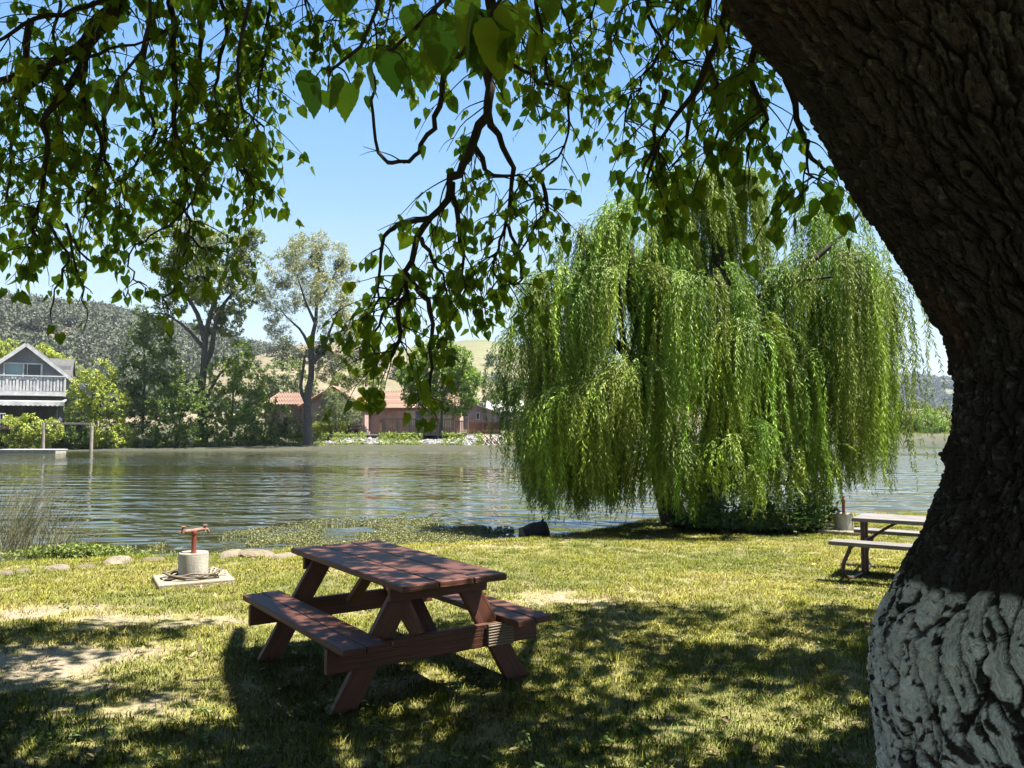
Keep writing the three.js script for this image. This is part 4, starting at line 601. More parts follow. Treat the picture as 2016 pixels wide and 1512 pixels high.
// ------------------------------------------------------------------ weeping willow
{
  reseed(700);
  const D = 15.3, foot = onLawn(1372, 1027); foot.y = lawnH(foot.x, foot.z) - .05;
  const t = thing('weeping_willow', 'large weeping willow hanging over the lake edge', 'tree', foot), P = (px, py, d) => at(px, py, d).sub(foot);
  const wb = stdMat(C(.0595, .049, .0385), .95, { map: rep(T.bark, .6, .6), bumpMap: rep(T.bark, .6, .6), bumpScale: .03 });
  part('trunk', taperTube([P(1385, 1040, 15.2), P(1390, 960, 15.2), P(1405, 880, 15.3), P(1420, 780, 15.3), P(1430, 690, 15.3), P(1420, 560, 15.3), P(1405, 420, 15.3)], .34, .07, 22, 14, .35), wb, t);
  part('trunk', taperTube([P(1330, 1035, 15.0), P(1310, 960, 14.9), P(1300, 860, 14.8), P(1280, 740, 14.8), P(1250, 600, 14.8), P(1240, 480, 14.8)], .26, .06, 18, 12, .35), wb, t, 'left stem of the forked trunk');
  const limbs = [[[1420, 760, 15.3], [1460, 650, 15], [1500, 590, 14.8], [1560, 545, 14.6], [1650, 470, 14.6], [1700, 410, 15]], [[1430, 700, 15.3], [1480, 600, 15], [1540, 560, 14.5], [1640, 545, 14.2]], [[1425, 640, 15.3], [1440, 500, 15.5], [1430, 400, 15.6], [1440, 350, 15.6]], [[1285, 760, 14.8], [1200, 660, 14.8], [1130, 580, 15], [1060, 620, 15.3]], [[1260, 640, 14.8], [1200, 520, 15.2], [1150, 470, 15.4]], [[1420, 740, 15.3], [1390, 640, 14.2], [1380, 580, 13.8]], [[1420, 800, 15.3], [1480, 720, 14.4], [1490, 660, 13.8]], [[1290, 800, 14.8], [1230, 680, 14.2], [1220, 540, 14]], [[1425, 720, 15.3], [1500, 600, 16], [1600, 500, 16.6]], [[1425, 720, 15.3], [1330, 600, 16], [1230, 500, 16.6]], [[1430, 860, 15.2], [1560, 760, 14.4], [1620, 710, 14]]];
  for (const l of limbs) part('limb', taperTube(l.map((q) => P(...q)), .11, .022, 14, 7, .2), wb, t);
  // one willow leaf, folded along its rib
  const lg = new THREE.BufferGeometry(); lg.setAttribute('position', new THREE.Float32BufferAttribute([0, 0, 0, .5, -.42, .14, 0, -.45, 0, 0, 0, 0, 0, -.45, 0, -.5, -.42, .14, .5, -.42, .14, 0, -1, .1, 0, -.45, 0, -.5, -.42, .14, 0, -.45, 0, 0, -1, .1], 3)); lg.setAttribute('uv', new THREE.Float32BufferAttribute(new Float32Array(24), 2)); lg.computeVertexNormals();
  // hanging domes: px, top y, half width, bottom y, distance, strands
  const domes = [[1400, 335, 110, 640, 15.3, 190], [1440, 345, 50, 520, 15.2, 60], [1340, 360, 70, 560, 15.4, 80], [1270, 412, 115, 720, 14.9, 170], [1150, 458, 66, 660, 15.5, 70], [1100, 545, 92, 975, 15, 190], [1035, 640, 38, 985, 15.5, 60], [1235, 520, 120, 900, 14.1, 200], [1385, 545, 130, 880, 13.8, 220], [1485, 640, 95, 930, 13.6, 170], [1555, 545, 75, 800, 15.1, 100], [1675, 395, 75, 800, 15.4, 110], [1640, 500, 110, 985, 14.5, 210], [1738, 560, 42, 985, 15, 70], [1600, 690, 110, 1010, 14.6, 200], [1255, 715, 95, 1012, 13.7, 170], [1150, 770, 95, 1025, 14, 160], [1455, 862, 85, 1022, 13.2, 110], [1330, 850, 55, 1015, 13.4, 60], [1575, 880, 90, 1015, 14.2, 110], [1070, 800, 62, 1005, 14.5, 90], [1700, 760, 70, 1000, 15.2, 110], [1470, 450, 55, 760, 15.8, 60], [1330, 470, 80, 760, 15.9, 90], [1200, 500, 140, 960, 16.6, 150], [1400, 470, 150, 960, 16.8, 150], [1620, 600, 120, 960, 16.8, 120], [1330, 700, 110, 960, 15.6, 90], [1500, 720, 110, 960, 15.4, 90]];
  domes.push([1300, 900, 60, 1032, 13.6, 60], [1400, 925, 60, 1036, 13.4, 60], [1200, 890, 75, 1030, 13.9, 90], [1500, 930, 70, 1036, 13.6, 70], [1650, 880, 60, 1010, 14.9, 70], [1120, 900, 60, 1020, 14.6, 60], [1048, 760, 45, 1040, 15.2, 90], [1095, 850, 60, 1045, 14.7, 90], [1175, 920, 60, 1045, 14.3, 80]);
  const ms = [], cs = [], m = new THREE.Matrix4(), q = new THREE.Quaternion(), q2 = new THREE.Quaternion(), down = V(0, -1, 0), tv = V(0, 0, 0), stemsG = [];
  for (let [px, py, w, yb, d, n] of domes) { px = 1390 + (px - 1390) * (px > 1390 ? .93 : .99);
    n = Math.round(n * 1.3); const c = P(px, py, d), R = w / F * d * .74, bot = P(px, yb, d).y, cl = Math.max(4, Math.round(n / 14)), floorY = P(px, 1034, d).y + .05;
    for (let j = 0; j < cl; j++) { // a tuft: one shoot with the strands that hang from it
      const az = rr(0, 6.283), ra = Math.sqrt(rr(.04, 1)), lift = gauss() * .14, lk = Math.pow(rnd(), .8), warm = rr(.6, 1.35), yel = rr(.78, 1.1), len0 = rr(.25, .75), lean = V(gauss() * .10, 0, gauss() * .10), nn = Math.round(14 * rr(.5, 1.5));
      const root = V(c.x + Math.cos(az) * ra * R * .55, c.y - R * .42 * ra * ra + lift, c.z + Math.sin(az) * ra * R * .55), out = V(Math.cos(az), 0, Math.sin(az)), tipR = R * (.22 + .45 * ra) * rr(.6, 1.2);
      for (let i = 0; i < nn; i++) {
        const u = rnd(), a2 = az + gauss() * .3, o2 = V(Math.cos(a2), 0, Math.sin(a2)), p = root.clone().addScaledVector(out, tipR * u * .75).add(V(gauss() * .05, .16 * Math.sin(u * 3) + gauss() * .05, gauss() * .05));
        const end = Math.max(bot + (lk * .72 + rnd() * .3) * (p.y - bot) * .7, floorY), L = (p.y - end) * 1.1; if (L < .2) continue;
        const dir = o2.clone().multiplyScalar(.45).add(V(gauss() * .2, rr(-.4, .3), gauss() * .2)).normalize(), f1 = rr(1.5, 3.5), f2 = rr(1.5, 3.5), ph0 = rr(0, 6.3), stiff = rr(.045, .12), vs = warm * rr(.75, 1.25), bare = rr(0, .22) * L;
        let s = 0, k = 0; const step = .031;
        while (s < L && p.y > end - .05) {
          dir.lerp(tv.set(lean.x + .16 * Math.sin(s * f1 + ph0), -1, lean.z + .16 * Math.cos(s * f2 + ph0)), stiff * 1.5).normalize(); p.addScaledVector(dir, step); s += step; k++;
          if (s < bare && rnd() < .6) continue;
          for (let t2 = 0; t2 < 2; t2++) { if (rnd() < .22) continue; const ph = k * 2.4 + t2 * 3.14 + ph0 + gauss() * .4, spread = rr(.3, 1.15), ld = dir.clone().add(V(Math.cos(ph) * spread, rr(-.35, .15), Math.sin(ph) * spread)).normalize(), sz = rr(.06, .115) * (s > L * .85 ? .7 : 1);
            q.setFromUnitVectors(down, ld); q2.setFromAxisAngle(ld, rr(0, 6.283)); q2.multiply(q); ms.push(m.clone().compose(p, q2, tv.clone().set(sz * .21, sz, sz * .5))); const v = vs * rr(.75, 1.25); cs.push(C(.205 * v * yel, .285 * v, .022 * v)); }
        }
      }
    }
  }
  copies('hanging_foliage', lg, stdMat(C(1, 1, 1), .6, { transmission: .42, thickness: 0, specularIntensity: .5 }), t, ms, cs); console.log('willow leaves', ms.length);
}
// bramble and nettles under the willow
{
  reseed(720); const lg = new THREE.BufferGeometry(); lg.setAttribute('position', new THREE.Float32BufferAttribute([0, 0, 0, .32, .35, .1, 0, .4, 0, 0, 0, 0, 0, .4, 0, -.32, .35, .1, .32, .35, .1, 0, 1, -.05, 0, .4, 0, -.32, .35, .1, 0, .4, 0, 0, 1, -.05], 3)); lg.setAttribute('uv', new THREE.Float32BufferAttribute(new Float32Array(24), 2)); lg.computeVertexNormals();
  const gm = stdMat(C(1, 1, 1), .34, { transmission: .22, thickness: 0 });
  const list = [[1385, 1046, .62, .60, 800, 'low dark green bramble under the left side of the willow'], [1455, 1054, .80, .95, 1700, 'broad dark green bramble in the middle below the willow'], [1545, 1054, .75, 1.0, 1600, 'dark glossy bramble between the willow and the right stand pipe'], [1612, 1048, .45, .95, 900, 'tall nettles just left of the right stand pipe']];
  for (const [px, py, r, h, n, l] of list) {
    const p = onLawn(px, py - 6); p.z -= r * .3; p.y = lawnH(p.x, p.z); const t = thing('bramble_bush', l, 'bush', p, 0, 'bushes under the willow'), ms = [], cs = [], m = new THREE.Matrix4(), q = new THREE.Quaternion(), e = new THREE.Euler();
    for (let i = 0; i < n; i++) { const a = rr(0, 6.283), k = Math.sqrt(rnd()), x = Math.cos(a) * k * r, z = Math.sin(a) * k * r * .8, y = h * (1 - .7 * k * k) * rr(.25, 1) * (.6 + .8 * vnoise(x * 4 + px, z * 4)), s = rr(.06, .13); ms.push(m.clone().compose(V(x, y, z), q.setFromEuler(e.set(rr(.7, 2.1), a + rr(-1, 1), rr(-.5, .5), 'YXZ')), V(s, s, s))); const v = rr(.7, 1.2); cs.push(C(.09 * v, .175 * v, .034 * v)); }
    copies('foliage', lg, gm, t, ms, cs); const st = []; for (let i = 0; i < 12; i++) { const a = rr(0, 6.28), k = rr(.1, .7) * r; st.push(taperTube([V(0, 0, 0).addScaledVector(V(Math.cos(a), 0, Math.sin(a)), k * .3), V(Math.cos(a) * k * .7, h * .5, Math.sin(a) * k * .6), V(Math.cos(a) * k, h * .7, Math.sin(a) * k * .8)], .006, .003, 5, 4)); } part('stems', merge(st), darkBark, t).userData.kind = 'stuff';
  }
}

// ------------------------------------------------------------------ the mulberry tree: trunk
const TD = 2.85, TZ = 2.75;
const edgeL = [[1430, -60], [1465, 0], [1530, 82], [1578, 146], [1630, 246], [1662, 321], [1701, 392], [1752, 472], [1792, 543], [1827, 618], [1858, 655], [1869, 703], [1868, 807], [1860, 866], [1862, 915], [1831, 990], [1804, 1043], [1770, 1097], [1735, 1162], [1695, 1237], [1678, 1317], [1680, 1376], [1686, 1451], [1690, 1512], [1680, 1600], [1650, 1740], [1560, 1830]].map(([x, y]) => { const p = at(x, y, TD); return [p.y, (x - CX) / F]; }).reverse();
const mul = thing('mulberry_tree', 'huge leaning mulberry tree with rough bark and whitewashed base in the right foreground', 'tree', V(1.9, -.03, -2.75));
const rxTab = [[-.1, .80], [.3, .70], [.75, .66], [1.0, .60], [1.3, .50], [1.55, .455], [1.9, .47], [2.3, .52], [2.8, .60], [3.3, .66], [3.6, .66]];
{
  const Y0 = -.12, Y1 = 3.45, NY = 960, ths = []; for (let i = 0; i <= 560; i++) { const u = i / 560; ths.push(u < .78 ? lerp(Math.PI * .95, Math.PI * 2.12, u / .78) - Math.PI * .5 : lerp(Math.PI * 2.12, Math.PI * 2.95, (u - .78) / .22) - Math.PI * .5); }
  // theta measured so that the side facing the lens and the left edge get the fine steps
  const axisX = (y, r) => { const k = lin(edgeL, y); return TZ * k + (r + .012) * Math.hypot(1, k); }; // the trunk's axis, from its left outline
  function cell(a, s, ca, cs2, k) { const x = a / ca, y = s / cs2, xi = Math.floor(x), yi = Math.floor(y); let f1 = 9, f2 = 9, id = 0; for (let j = -1; j <= 1; j++) for (let i = -1; i <= 1; i++) { const cx = xi + i + .5 + .8 * (hash(xi + i, yi + j, k) - .5), cy = yi + j + .5 + .9 * (hash(xi + i, yi + j, k + 1) - .5) + ((xi + i) & 1 ? .5 : 0), d = (cx - x) ** 2 + ((cy - y) * .8) ** 2; if (d < f1) { f2 = f1; f1 = d; id = hash(xi + i, yi + j, k + 2); } else if (d < f2) f2 = d; } return [Math.sqrt(f2) - Math.sqrt(f1), id]; }
  const geo = grid(ths, range(Y0, Y1, (Y1 - Y0) / NY), (th, y) => {
    const rx = interp(rxTab, y), cx = axisX(y, rx) - 1.9, rz = rx * .86, a = th * .52, twist = y < 1.2 ? (1.2 - y) * .22 : -(y - 1.2) * .04;
    const wa = a + twist + .07 * (fbm(a * 6, y * 3, 2.5, 3) - .5) + .05 * (vnoise(a * 17, y * 11, 1.5) - .5) + .012 * (vnoise(a * 60, y * 44, 1.5) - .5), ws = y + .18 * (fbm(a * 4 + 7, y * 2, 8.5, 3) - .5);
    const low = 1 - sstep(.95, 1.35, y);
    const grit0 = vnoise(wa * 22, ws * 16, 2.5) - .5; const [e1, id] = cell(wa, ws, .082, .24, 11), [e2] = cell(wa + .3, ws * 1.1, .030, .075, 31), [e3, id3] = cell(wa * 1.02 + .1 + .02 * grit0, ws + .4, .046, .17, 51), [e4] = cell(wa + .7, ws * .9, .020, .055, 71);
    const ridge = 1 - Math.abs(2 * fbm(wa * 17, ws * 3.6, 4.5, 4) - 1), grit = fbm(wa * 80, ws * 60, 6.5, 3) - .5, grit2 = fbm(wa * 28, ws * 22, 3.5, 3) - .5;
    const eL = e1 + .10 * grit2 + .05 * grit, plate = sstep(.035, .15, eL), fine = sstep(0, .22, e2 + .14 * grit), up = sstep(.05, .12, e3 + .16 * grit2 + .08 * grit), chip = sstep(.05, .2, e4 + .1 * grit);
    const ter = fbm(wa * 22, ws * 9, 15.5, 4); const hLow = .014 * (ter - .5) - .030 * (1 - plate) - .006 * (1 - fine) * plate + .008 * (id - .5) + .005 * chip, hUp = -.040 * (1 - up) - .012 * (1 - fine) + .026 * (ridge - .6) + .022 * (id3 - .5) + .007 * chip;
    const lump = .05 * (fbm(th * 1.7 + 3, y * 1.8, 1.5, 3) - .5) + .05 * Math.exp(-(((y - 1.47) / .05) ** 2)) * (vnoise(th * 7, y * 9) > .45 ? .5 : 0);
    const h = lerp(hUp, hLow, low) + lump + .016 * grit + lerp(.020, .011, low) * grit2;
    const c = Math.cos(th), s = Math.sin(th), nx = c, nz = s;
    const x = cx + (rx + h) * nx, z = (rz + h) * nz;
    // colours: bark tones, whitewash left on the plates and flaked off along the cracks
    const tone = fbm(wa * 5, ws * 2.2, 9.5, 4), red = sstep(.62, .72, fbm(wa * 3 + 5, ws * 2.6 + 2, 7.5, 3));
    let col = [.016, .012, .009].map((v, i) => lerp(v, [.05, .04, .032][i], clamp(1.6 * (tone - .38) + .5 * grit2, 0, 1))); col = col.map((v, i) => lerp(v, [.075, .036, .018][i], red * .5));
    { const li = sstep(.60, .68, fbm(wa * 45, ws * 34, 21.5, 3) + .25 * (fbm(wa * 4, ws * 3, 31.5, 2) - .5)) * (up > .6 || low > .5 ? 1 : .3); col = col.map((v, i) => lerp(v, [.10, .098, .085][i], li * .7)); }
    const line = 1.04 - .19 * clamp(Math.cos(th) + .75, 0, 1) + .05 * (fbm(a * 7, 2.2, 1.1, 3) - .5) + .03 * (vnoise(a * 24, y * 10) - .5);
    const paint = sstep(-.012, .012, line - y) * sstep(.055, .09, eL) * (1 - sstep(.565, .60, fbm(wa * 42, ws * 30, 12.5, 3) + .3 * (fbm(wa * 5, ws * 4, 3.3, 2) - .5)));
    { const v = .86 + .30 * grit + .18 * (tone - .5), wp = [.66 * v, .65 * v, .585 * v]; col = col.map((k, i) => lerp(k, wp[i], paint)); }
    return { p: [x, y + .03, z], c: col, uv: [y, wa] };
  });
  const barkM = mat({ vertexColors: true, roughness: .9, bumpMap: rep(T.bark, .28, .28), bumpScale: .024 });
  part('trunk', geo, barkM, mul, 'bark trunk, whitewashed below, leaning left');
}
// ------------------------------------------------------------------ limbs, boughs, twigs and leaves
{
  reseed(800);
  const o = mul.position, W = (x, y, z) => V(x, y, z).sub(o), mb = stdMat(C(.036, .0276, .0216), .95, { map: rep(T.bark, .5, .5), bumpMap: rep(T.bark, .5, .5), bumpScale: .02 });
  const limbs = [ // big limbs above the frame
    [[1.35, 3.0, -2.75], [.9, 3.75, -2.8], [.1, 4.6, -3.3], [-1.2, 5.1, -4.0], [-2.8, 5.3, -4.6], [-4.6, 5.0, -5.0]], [[1.5, 3.1, -2.75], [1.1, 4.2, -3.2], [.9, 5.2, -4.2], [.5, 5.7, -5.4], [.1, 5.6, -6.6]], [[1.9, 3.1, -2.75], [2.6, 4.3, -2.9], [3.6, 5.0, -3.6], [4.8, 5.3, -4.8]], [[1.3, 3.1, -2.7], [.4, 4.2, -1.8], [-1.0, 4.8, -.6], [-2.8, 5.0, .6]], [[1.9, 3.1, -2.7], [2.5, 4.3, -1.6], [3.0, 5.2, .2], [3.3, 5.4, 2]], [[-.4, 4.85, -3.6], [-1.4, 5.3, -2.6], [-3.4, 5.4, -2.2], [-5.5, 5.0, -2.6]], [[1.5, 4.4, -3.1], [2.2, 5.3, -4.6], [2.6, 5.7, -6.2]]].map((l) => l.map((q) => V(...q)));
  limbs.forEach((l, i) => part('limb', taperTube(l.map((q) => q.clone().sub(o)), i < 5 ? [.30, .26, .26, .2, .2][i] : .12, .05, 22, 12, .3), mb, mul));
  const skel = limbs.flatMap((l) => new THREE.CatmullRomCurve3(l).getPoints(30));
  // leaf shapes: heart with toothed edge
  function leafGeo(fine, curl, fold) {
    const pr = [[0, 0], [.16, -.085], [.33, -.07], [.45, .05], [.485, .20], [.455, .37], [.385, .53], [.29, .68], [.175, .82], [.08, .93], [0, 1.06]], e = [];
    if (fine) { for (let i = 0; i < pr.length - 1; i++) { const [x0, y0] = pr[i], [x1, y1] = pr[i + 1]; e.push([x0, y0]); if (i > 0 && i < 9) { const nx = (y1 - y0), ny = -(x1 - x0), l = Math.hypot(nx, ny); e.push([(x0 + x1) / 2 + nx / l * .026, (y0 + y1) / 2 + ny / l * .026 - .006]); } } e.push(pr[10]); } else for (const i of [0, 2, 4, 6, 8, 10]) e.push(pr[i]);
    const P = [], put = (x, y) => P.push(x * .84, -y, fold * Math.abs(x) - curl * y * y + .05 * Math.sin(y * 9) * Math.abs(x));
    for (const s of [1, -1]) for (let i = 0; i < e.length - 1; i++) { const a = e[i], b = e[i + 1], ma = [0, clamp(a[1], 0, 1.06)], mb2 = [0, clamp(b[1], 0, 1.06)]; const tri = (p, r, t) => { const l = s > 0 ? [p, r, t] : [p, t, r]; for (const k of l) put(k[0] * s, k[1]); }; if (i > 0) tri(ma, a, b); if (mb2[1] > ma[1] + 1e-6 && i < e.length - 1) { if (i === e.length - 2) { } else tri(ma, b, mb2); } }
    const g = new THREE.BufferGeometry(); g.setAttribute('position', new THREE.Float32BufferAttribute(P, 3)); g.setAttribute('uv', new THREE.Float32BufferAttribute(P.flatMap((v, i) => i % 3 === 2 ? [] : [i % 3 ? -v * .3 : v * .3]), 2)); g.computeVertexNormals(); return g;
  }
  const fineG = [leafGeo(true, .16, .28), leafGeo(true, .34, .14), leafGeo(true, -.1, .42)], plainG = leafGeo(false, .22, .25);
  const leafTones = [[.14, .23, .012], [.11, .19, .011], [.19, .27, .013], [.23, .30, .012], [.09, .16, .011]], mulLeaf = (c) => stdMat(c, .6, { transmission: .6, thickness: 0, specularIntensity: .15 }), toneMats = leafTones.map((c) => mulLeaf(C(...c))), whiteLeaf = mulLeaf(C(1, 1, 1));
  const leaves = [], twigs = [], over = [];
  const qd = new THREE.Quaternion(), qr = new THREE.Quaternion(), dn = V(0, -1, 0);
  function addLeaf(p, dir, size, list = leaves) { qd.setFromUnitVectors(dn, dir); qr.setFromAxisAngle(dir, rr(0, 6.283)); list.push({ p: p.clone(), q: qr.clone().multiply(qd), s: size, tone: Math.floor(rnd() * 5) }); }
  function twig(p0, dir, len, r, dens, ls, depth = 0) {
    const pts = [p0.clone()], p = p0.clone(), d = dir.clone(), n = Math.max(3, Math.round(len / .075)); let k = 0;
    for (let i = 0; i < n; i++) {
      d.add(V(gauss() * .22, -.16 + gauss() * .14, gauss() * .22)).normalize(); p.addScaledVector(d, len / n); pts.push(p.clone());
      if (i > 0 && rnd() < dens) { const c = rnd() < .4 ? 2 : 1; for (let j = 0; j < c; j++) { const side = V(gauss(), -.5 + gauss() * .4, gauss()).normalize(), b = p.clone().addScaledVector(side, rr(.01, .045)); const ld = side.multiplyScalar(.6).add(V(0, -.75, 0)).add(V(gauss() * .35, 0, gauss() * .35)).normalize(); addLeaf(b, ld, ls * rr(.38, .95)); } }
      if (depth < 1 && i > 0 && i < n - 1 && rnd() < .3) twig(p, d.clone().add(V(gauss(), gauss() * .6 - .1, gauss())).normalize(), len * rr(.3, .55), r * .6, dens, ls, depth + 1);
    }
    twigs.push(taperTube(pts.map((v) => v.sub(o)), r, r * .35, pts.length + 2, 4));
  }
  // boughs seen in the frame: distance, thickness, twig density, twig length, leaf density, leaf size, then pixels
  const B = [
    [4.7, .055, 7, .5, .8, .095, [330, -60], [230, 0], [150, 90], [60, 170], [-60, 230]], [4.3, .035, 5, .45, .7, .09, [260, -50], [180, 5], [76, 42], [-40, 90]],
    [4.9, .032, 8, .42, .8, .09, [345, -50], [343, 100], [345, 220], [360, 330], [368, 430], [374, 500]], [4.5, .030, 8, .42, .8, .09, [240, 10], [150, 140], [100, 220], [90, 330], [70, 430], [62, 490]],
    [5.1, .026, 8, .42, .85, .09, [430, -50], [440, 80], [425, 180], [445, 270], [475, 340]], [5.3, .024, 8, .40, .85, .09, [520, -50], [530, 60], [515, 140], [500, 220], [515, 290]], [4.8, .024, 7, .42, .8, .09, [175, 60], [165, 180], [200, 280], [180, 380], [165, 430]], [5.5, .022, 8, .42, .85, .09, [300, 40], [280, 180], [300, 260], [260, 330], [235, 400]], [5.2, .024, 8, .42, .8, .09, [60, 40], [40, 200], [20, 320], [10, 400]], [5.6, .022, 8, .42, .85, .09, [390, 10], [395, 130], [375, 230], [400, 320]], [5.0, .018, 6, .35, .7, .085, [590, -50], [602, 20], [620, 70]], [5.4, .022, 8, .4, .8, .09, [120, -40], [110, 60], [125, 180], [120, 300]], [5.8, .02, 8, .4, .85, .09, [470, -40], [480, 100], [465, 200], [480, 300]], [4.4, .02, 5, .35, .7, .09, [0, 160], [110, 120], [200, 105], [330, 60]], [5.0, .02, 6, .35, .7, .085, [240, 150], [200, 250], [215, 330], [195, 400]],
    [4.2, .010, 3, .16, .75, .08, [95, 440], [130, 510], [108, 575], [100, 610]], [4.2, .008, 4, .16, .8, .08, [130, 440], [142, 510], [160, 570], [172, 610]], [4.2, .008, 3, .16, .8, .08, [145, 470], [170, 515], [190, 505]], [4.6, .008, 2, .14, .8, .08, [410, 330], [340, 440], [255, 495], [260, 540], [285, 560]], [4.6, .008, 3, .15, .8, .08, [372, 470], [345, 560], [320, 590], [335, 610]], [5, .010, 4, .2, .8, .08, [480, 330], [500, 380], [480, 430]], [4.6, .008, 3, .15, .9, .08, [365, 460], [400, 490], [440, 495]],
    [4.2, .046, 6, .42, .7, .095, [975, -60], [958, 130], [955, 230], [930, 300], [895, 350], [860, 420], [815, 490], [795, 560], [782, 640], [772, 700]], [4.2, .018, 1.5, .2, .3, .085, [920, 90], [880, 140], [860, 230], [830, 290], [800, 320], [745, 300], [738, 180], [735, 90], [748, -40]], [4.6, .022, 3, .3, .6, .09, [1060, -50], [1065, 100], [1075, 150], [1115, 185], [1117, 270], [1095, 310], [1060, 345]], [4.4, .020, 9, .36, .85, .09, [960, 220], [995, 300], [1010, 380], [990, 450], [980, 520], [970, 565]], [4.2, .018, 9, .34, .85, .09, [890, 360], [905, 460], [910, 550], [915, 600]], [4.1, .018, 6, .20, .85, .09, [800, 540], [845, 610], [850, 680], [843, 750], [850, 800]], [4.2, .012, 5, .22, .85, .09, [790, 570], [745, 640], [715, 680]], [4.2, .018, 9, .34, .85, .09, [850, 430], [785, 440], [755, 480], [745, 560], [735, 620]], [4.7, .018, 8, .36, .85, .09, [1060, 340], [1078, 400], [1045, 460], [1015, 510]], [4.4, .016, 8, .34, .85, .09, [935, 290], [970, 350], [1020, 345], [1065, 400]], [4.3, .014, 8, .34, .85, .09, [830, 470], [870, 540], [880, 610]], [4.2, .016, 5, .3, .8, .09, [965, 60], [1010, 130], [1060, 160], [1100, 170]], [4.5, .012, 6, .28, .85, .085, [1000, 440], [1030, 540], [1000, 560]],
    [4.4, .024, 8, .38, .85, .09, [1335, -50], [1312, 80], [1270, 140], [1242, 190], [1230, 240]], [3.7, .022, 8, .36, .85, .09, [1430, 20], [1385, 150], [1340, 220], [1290, 290], [1275, 350]], [3.7, .022, 9, .38, .85, .09, [1400, -50], [1400, 130], [1415, 230], [1395, 300]], [3.5, .02, 9, .36, .85, .09, [1480, 20], [1485, 160], [1500, 250], [1470, 290]], [3.4, .018, 8, .32, .85, .09, [1550, 130], [1565, 230], [1590, 310], [1588, 370]], [4.6, .018, 7, .36, .8, .09, [1180, -50], [1165, 50], [1145, 110]], [4.7, .018, 8, .38, .8, .09, [1240, -50], [1215, 60], [1200, 110]], [3.9, .016, 8, .36, .85, .09, [1310, 180], [1285, 280], [1262, 350]], [3.9, .016, 8, .34, .85, .09, [1380, 160], [1345, 290], [1330, 340]], [3.4, .012, 6, .22, .85, .09, [1590, 300], [1620, 330], [1645, 345]], [4.2, .02, 9, .38, .9, .09, [1280, -50], [1290, 60], [1330, 110], [1380, 130]], [4.2, .02, 9, .38, .9, .09, [1450, -50], [1430, 60], [1450, 140], [1430, 220]], [5, .02, 8, .38, .85, .09, [1110, -50], [1120, 60], [1150, 160]], [5, .02, 8, .38, .85, .09, [860, -50], [850, 40], [830, 120]], [5, .02, 7, .34, .8, .09, [680, -50], [665, 20], [650, 50]], [5, .02, 7, .34, .8, .09, [780, -50], [760, 40], [720, 90]], [5.4, .018, 8, .36, .85, .09, [1010, -50], [1030, 60], [1060, 220]],
  ];
  for (const [d, r, td, tl, ld, ls, ...px] of B) {
    const pts = px.map(([x, y], i) => at(x, y, d + .12 * Math.sin(i * 2.1 + x)));
    if (px[0][1] < 0) { let best = skel[0]; for (const s of skel) if (s.y > pts[0].y - .2 && s.distanceTo(pts[0]) < best.distanceTo(pts[0])) best = s; const mid = best.clone().lerp(pts[0], .5); mid.y = Math.max(best.y, pts[0].y) + .05; pts.unshift(best.clone(), mid); }
    { const sm = new THREE.CatmullRomCurve3(pts).getPoints(pts.length * 3), j = Math.min(.03, .012 + r * .35); for (let i = 1; i < sm.length - 1; i++) sm[i].add(V(gauss() * j, gauss() * j * .7, gauss() * j)); pts.length = 0; pts.push(...sm); }
    const cv = new THREE.CatmullRomCurve3(pts), L = cv.getLength(); part('branch', taperTube(pts.map((q) => q.clone().sub(o)), r, Math.max(.004, r * .22), Math.ceil(L * 14), 8, .35), mb, mul);
    const n = Math.round(L * td * (px[0][0] > 1150 ? 1.5 : px[0][1] > 400 ? 1.5 : px[0][0] < 600 ? 2.7 : 2.2)); for (let i = 0; i < n; i++) { const u = Math.sqrt(rr(.03, 1)), p = cv.getPointAt(u), t = cv.getTangentAt(u); twig(p, t.multiplyScalar(.5).add(V(gauss() * 1.1, gauss() * .5 + .05, gauss() * 1.1)).normalize(), tl * rr(.5, 1.2), .0042, ld, ls); }
    twig(cv.getPointAt(1), cv.getTangentAt(1), tl * .6, .004, ld, ls);
  }
  // boughs close to the lens with large hanging leaves
  const near = [[1.55, .008, [755, -50], [735, 40], [700, 105], [650, 140]], [1.6, .009, [900, -60], [860, 20], [810, 60], [770, 100]], [1.5, .009, [1010, -60], [985, 10], [960, 40]], [1.5, .007, [420, -60], [395, -30], [370, -15]], [2.0, .008, [300, -60], [290, 80], [240, 150]], [2.2, .008, [470, 100], [480, 220], [520, 250]]];
  const nl = [[1.55, 622, 150, .100], [1.5, 655, 150, .085], [1.55, 690, 165, .10], [1.6, 645, 180, .06], [1.6, 735, 115, .09], [1.6, 765, 100, .11], [1.58, 800, 130, .105], [1.62, 830, 105, .11], [1.6, 850, 90, .10], [1.6, 820, 20, .11], [1.55, 870, 40, .12], [1.5, 920, 30, .13], [1.5, 960, 20, .14], [1.48, 985, 60, .14], [1.5, 1010, 10, .12], [1.5, 1040, 40, .105], [1.5, 905, 0, .12], [1.55, 940, 60, .13], [1.5, 1000, 90, .12], [1.5, 1060, 70, .09], [1.5, 345, -40, .09], [1.5, 375, -30, .09], [1.5, 400, -45, .10], [1.55, 415, -30, .08], [2.0, 210, 185, .09], [2.0, 190, 160, .08], [2.0, 235, 165, .09], [2.1, 345, 168, .065], [2.1, 315, 180, .055], [2.1, 285, 120, .09], [2.2, 480, 270, .10], [2.2, 450, 280, .1], [2.2, 520, 265, .09], [1.9, 655, -10, .08], [1.9, 690, -20, .09], [1.7, 720, 95, .08], [1.5, 1080, -20, .1], [1.9, 1190, -30, .09], [2.6, 1410, 60, .11], [2.6, 1390, 50, .1], [2.4, 1430, 180, .10]];
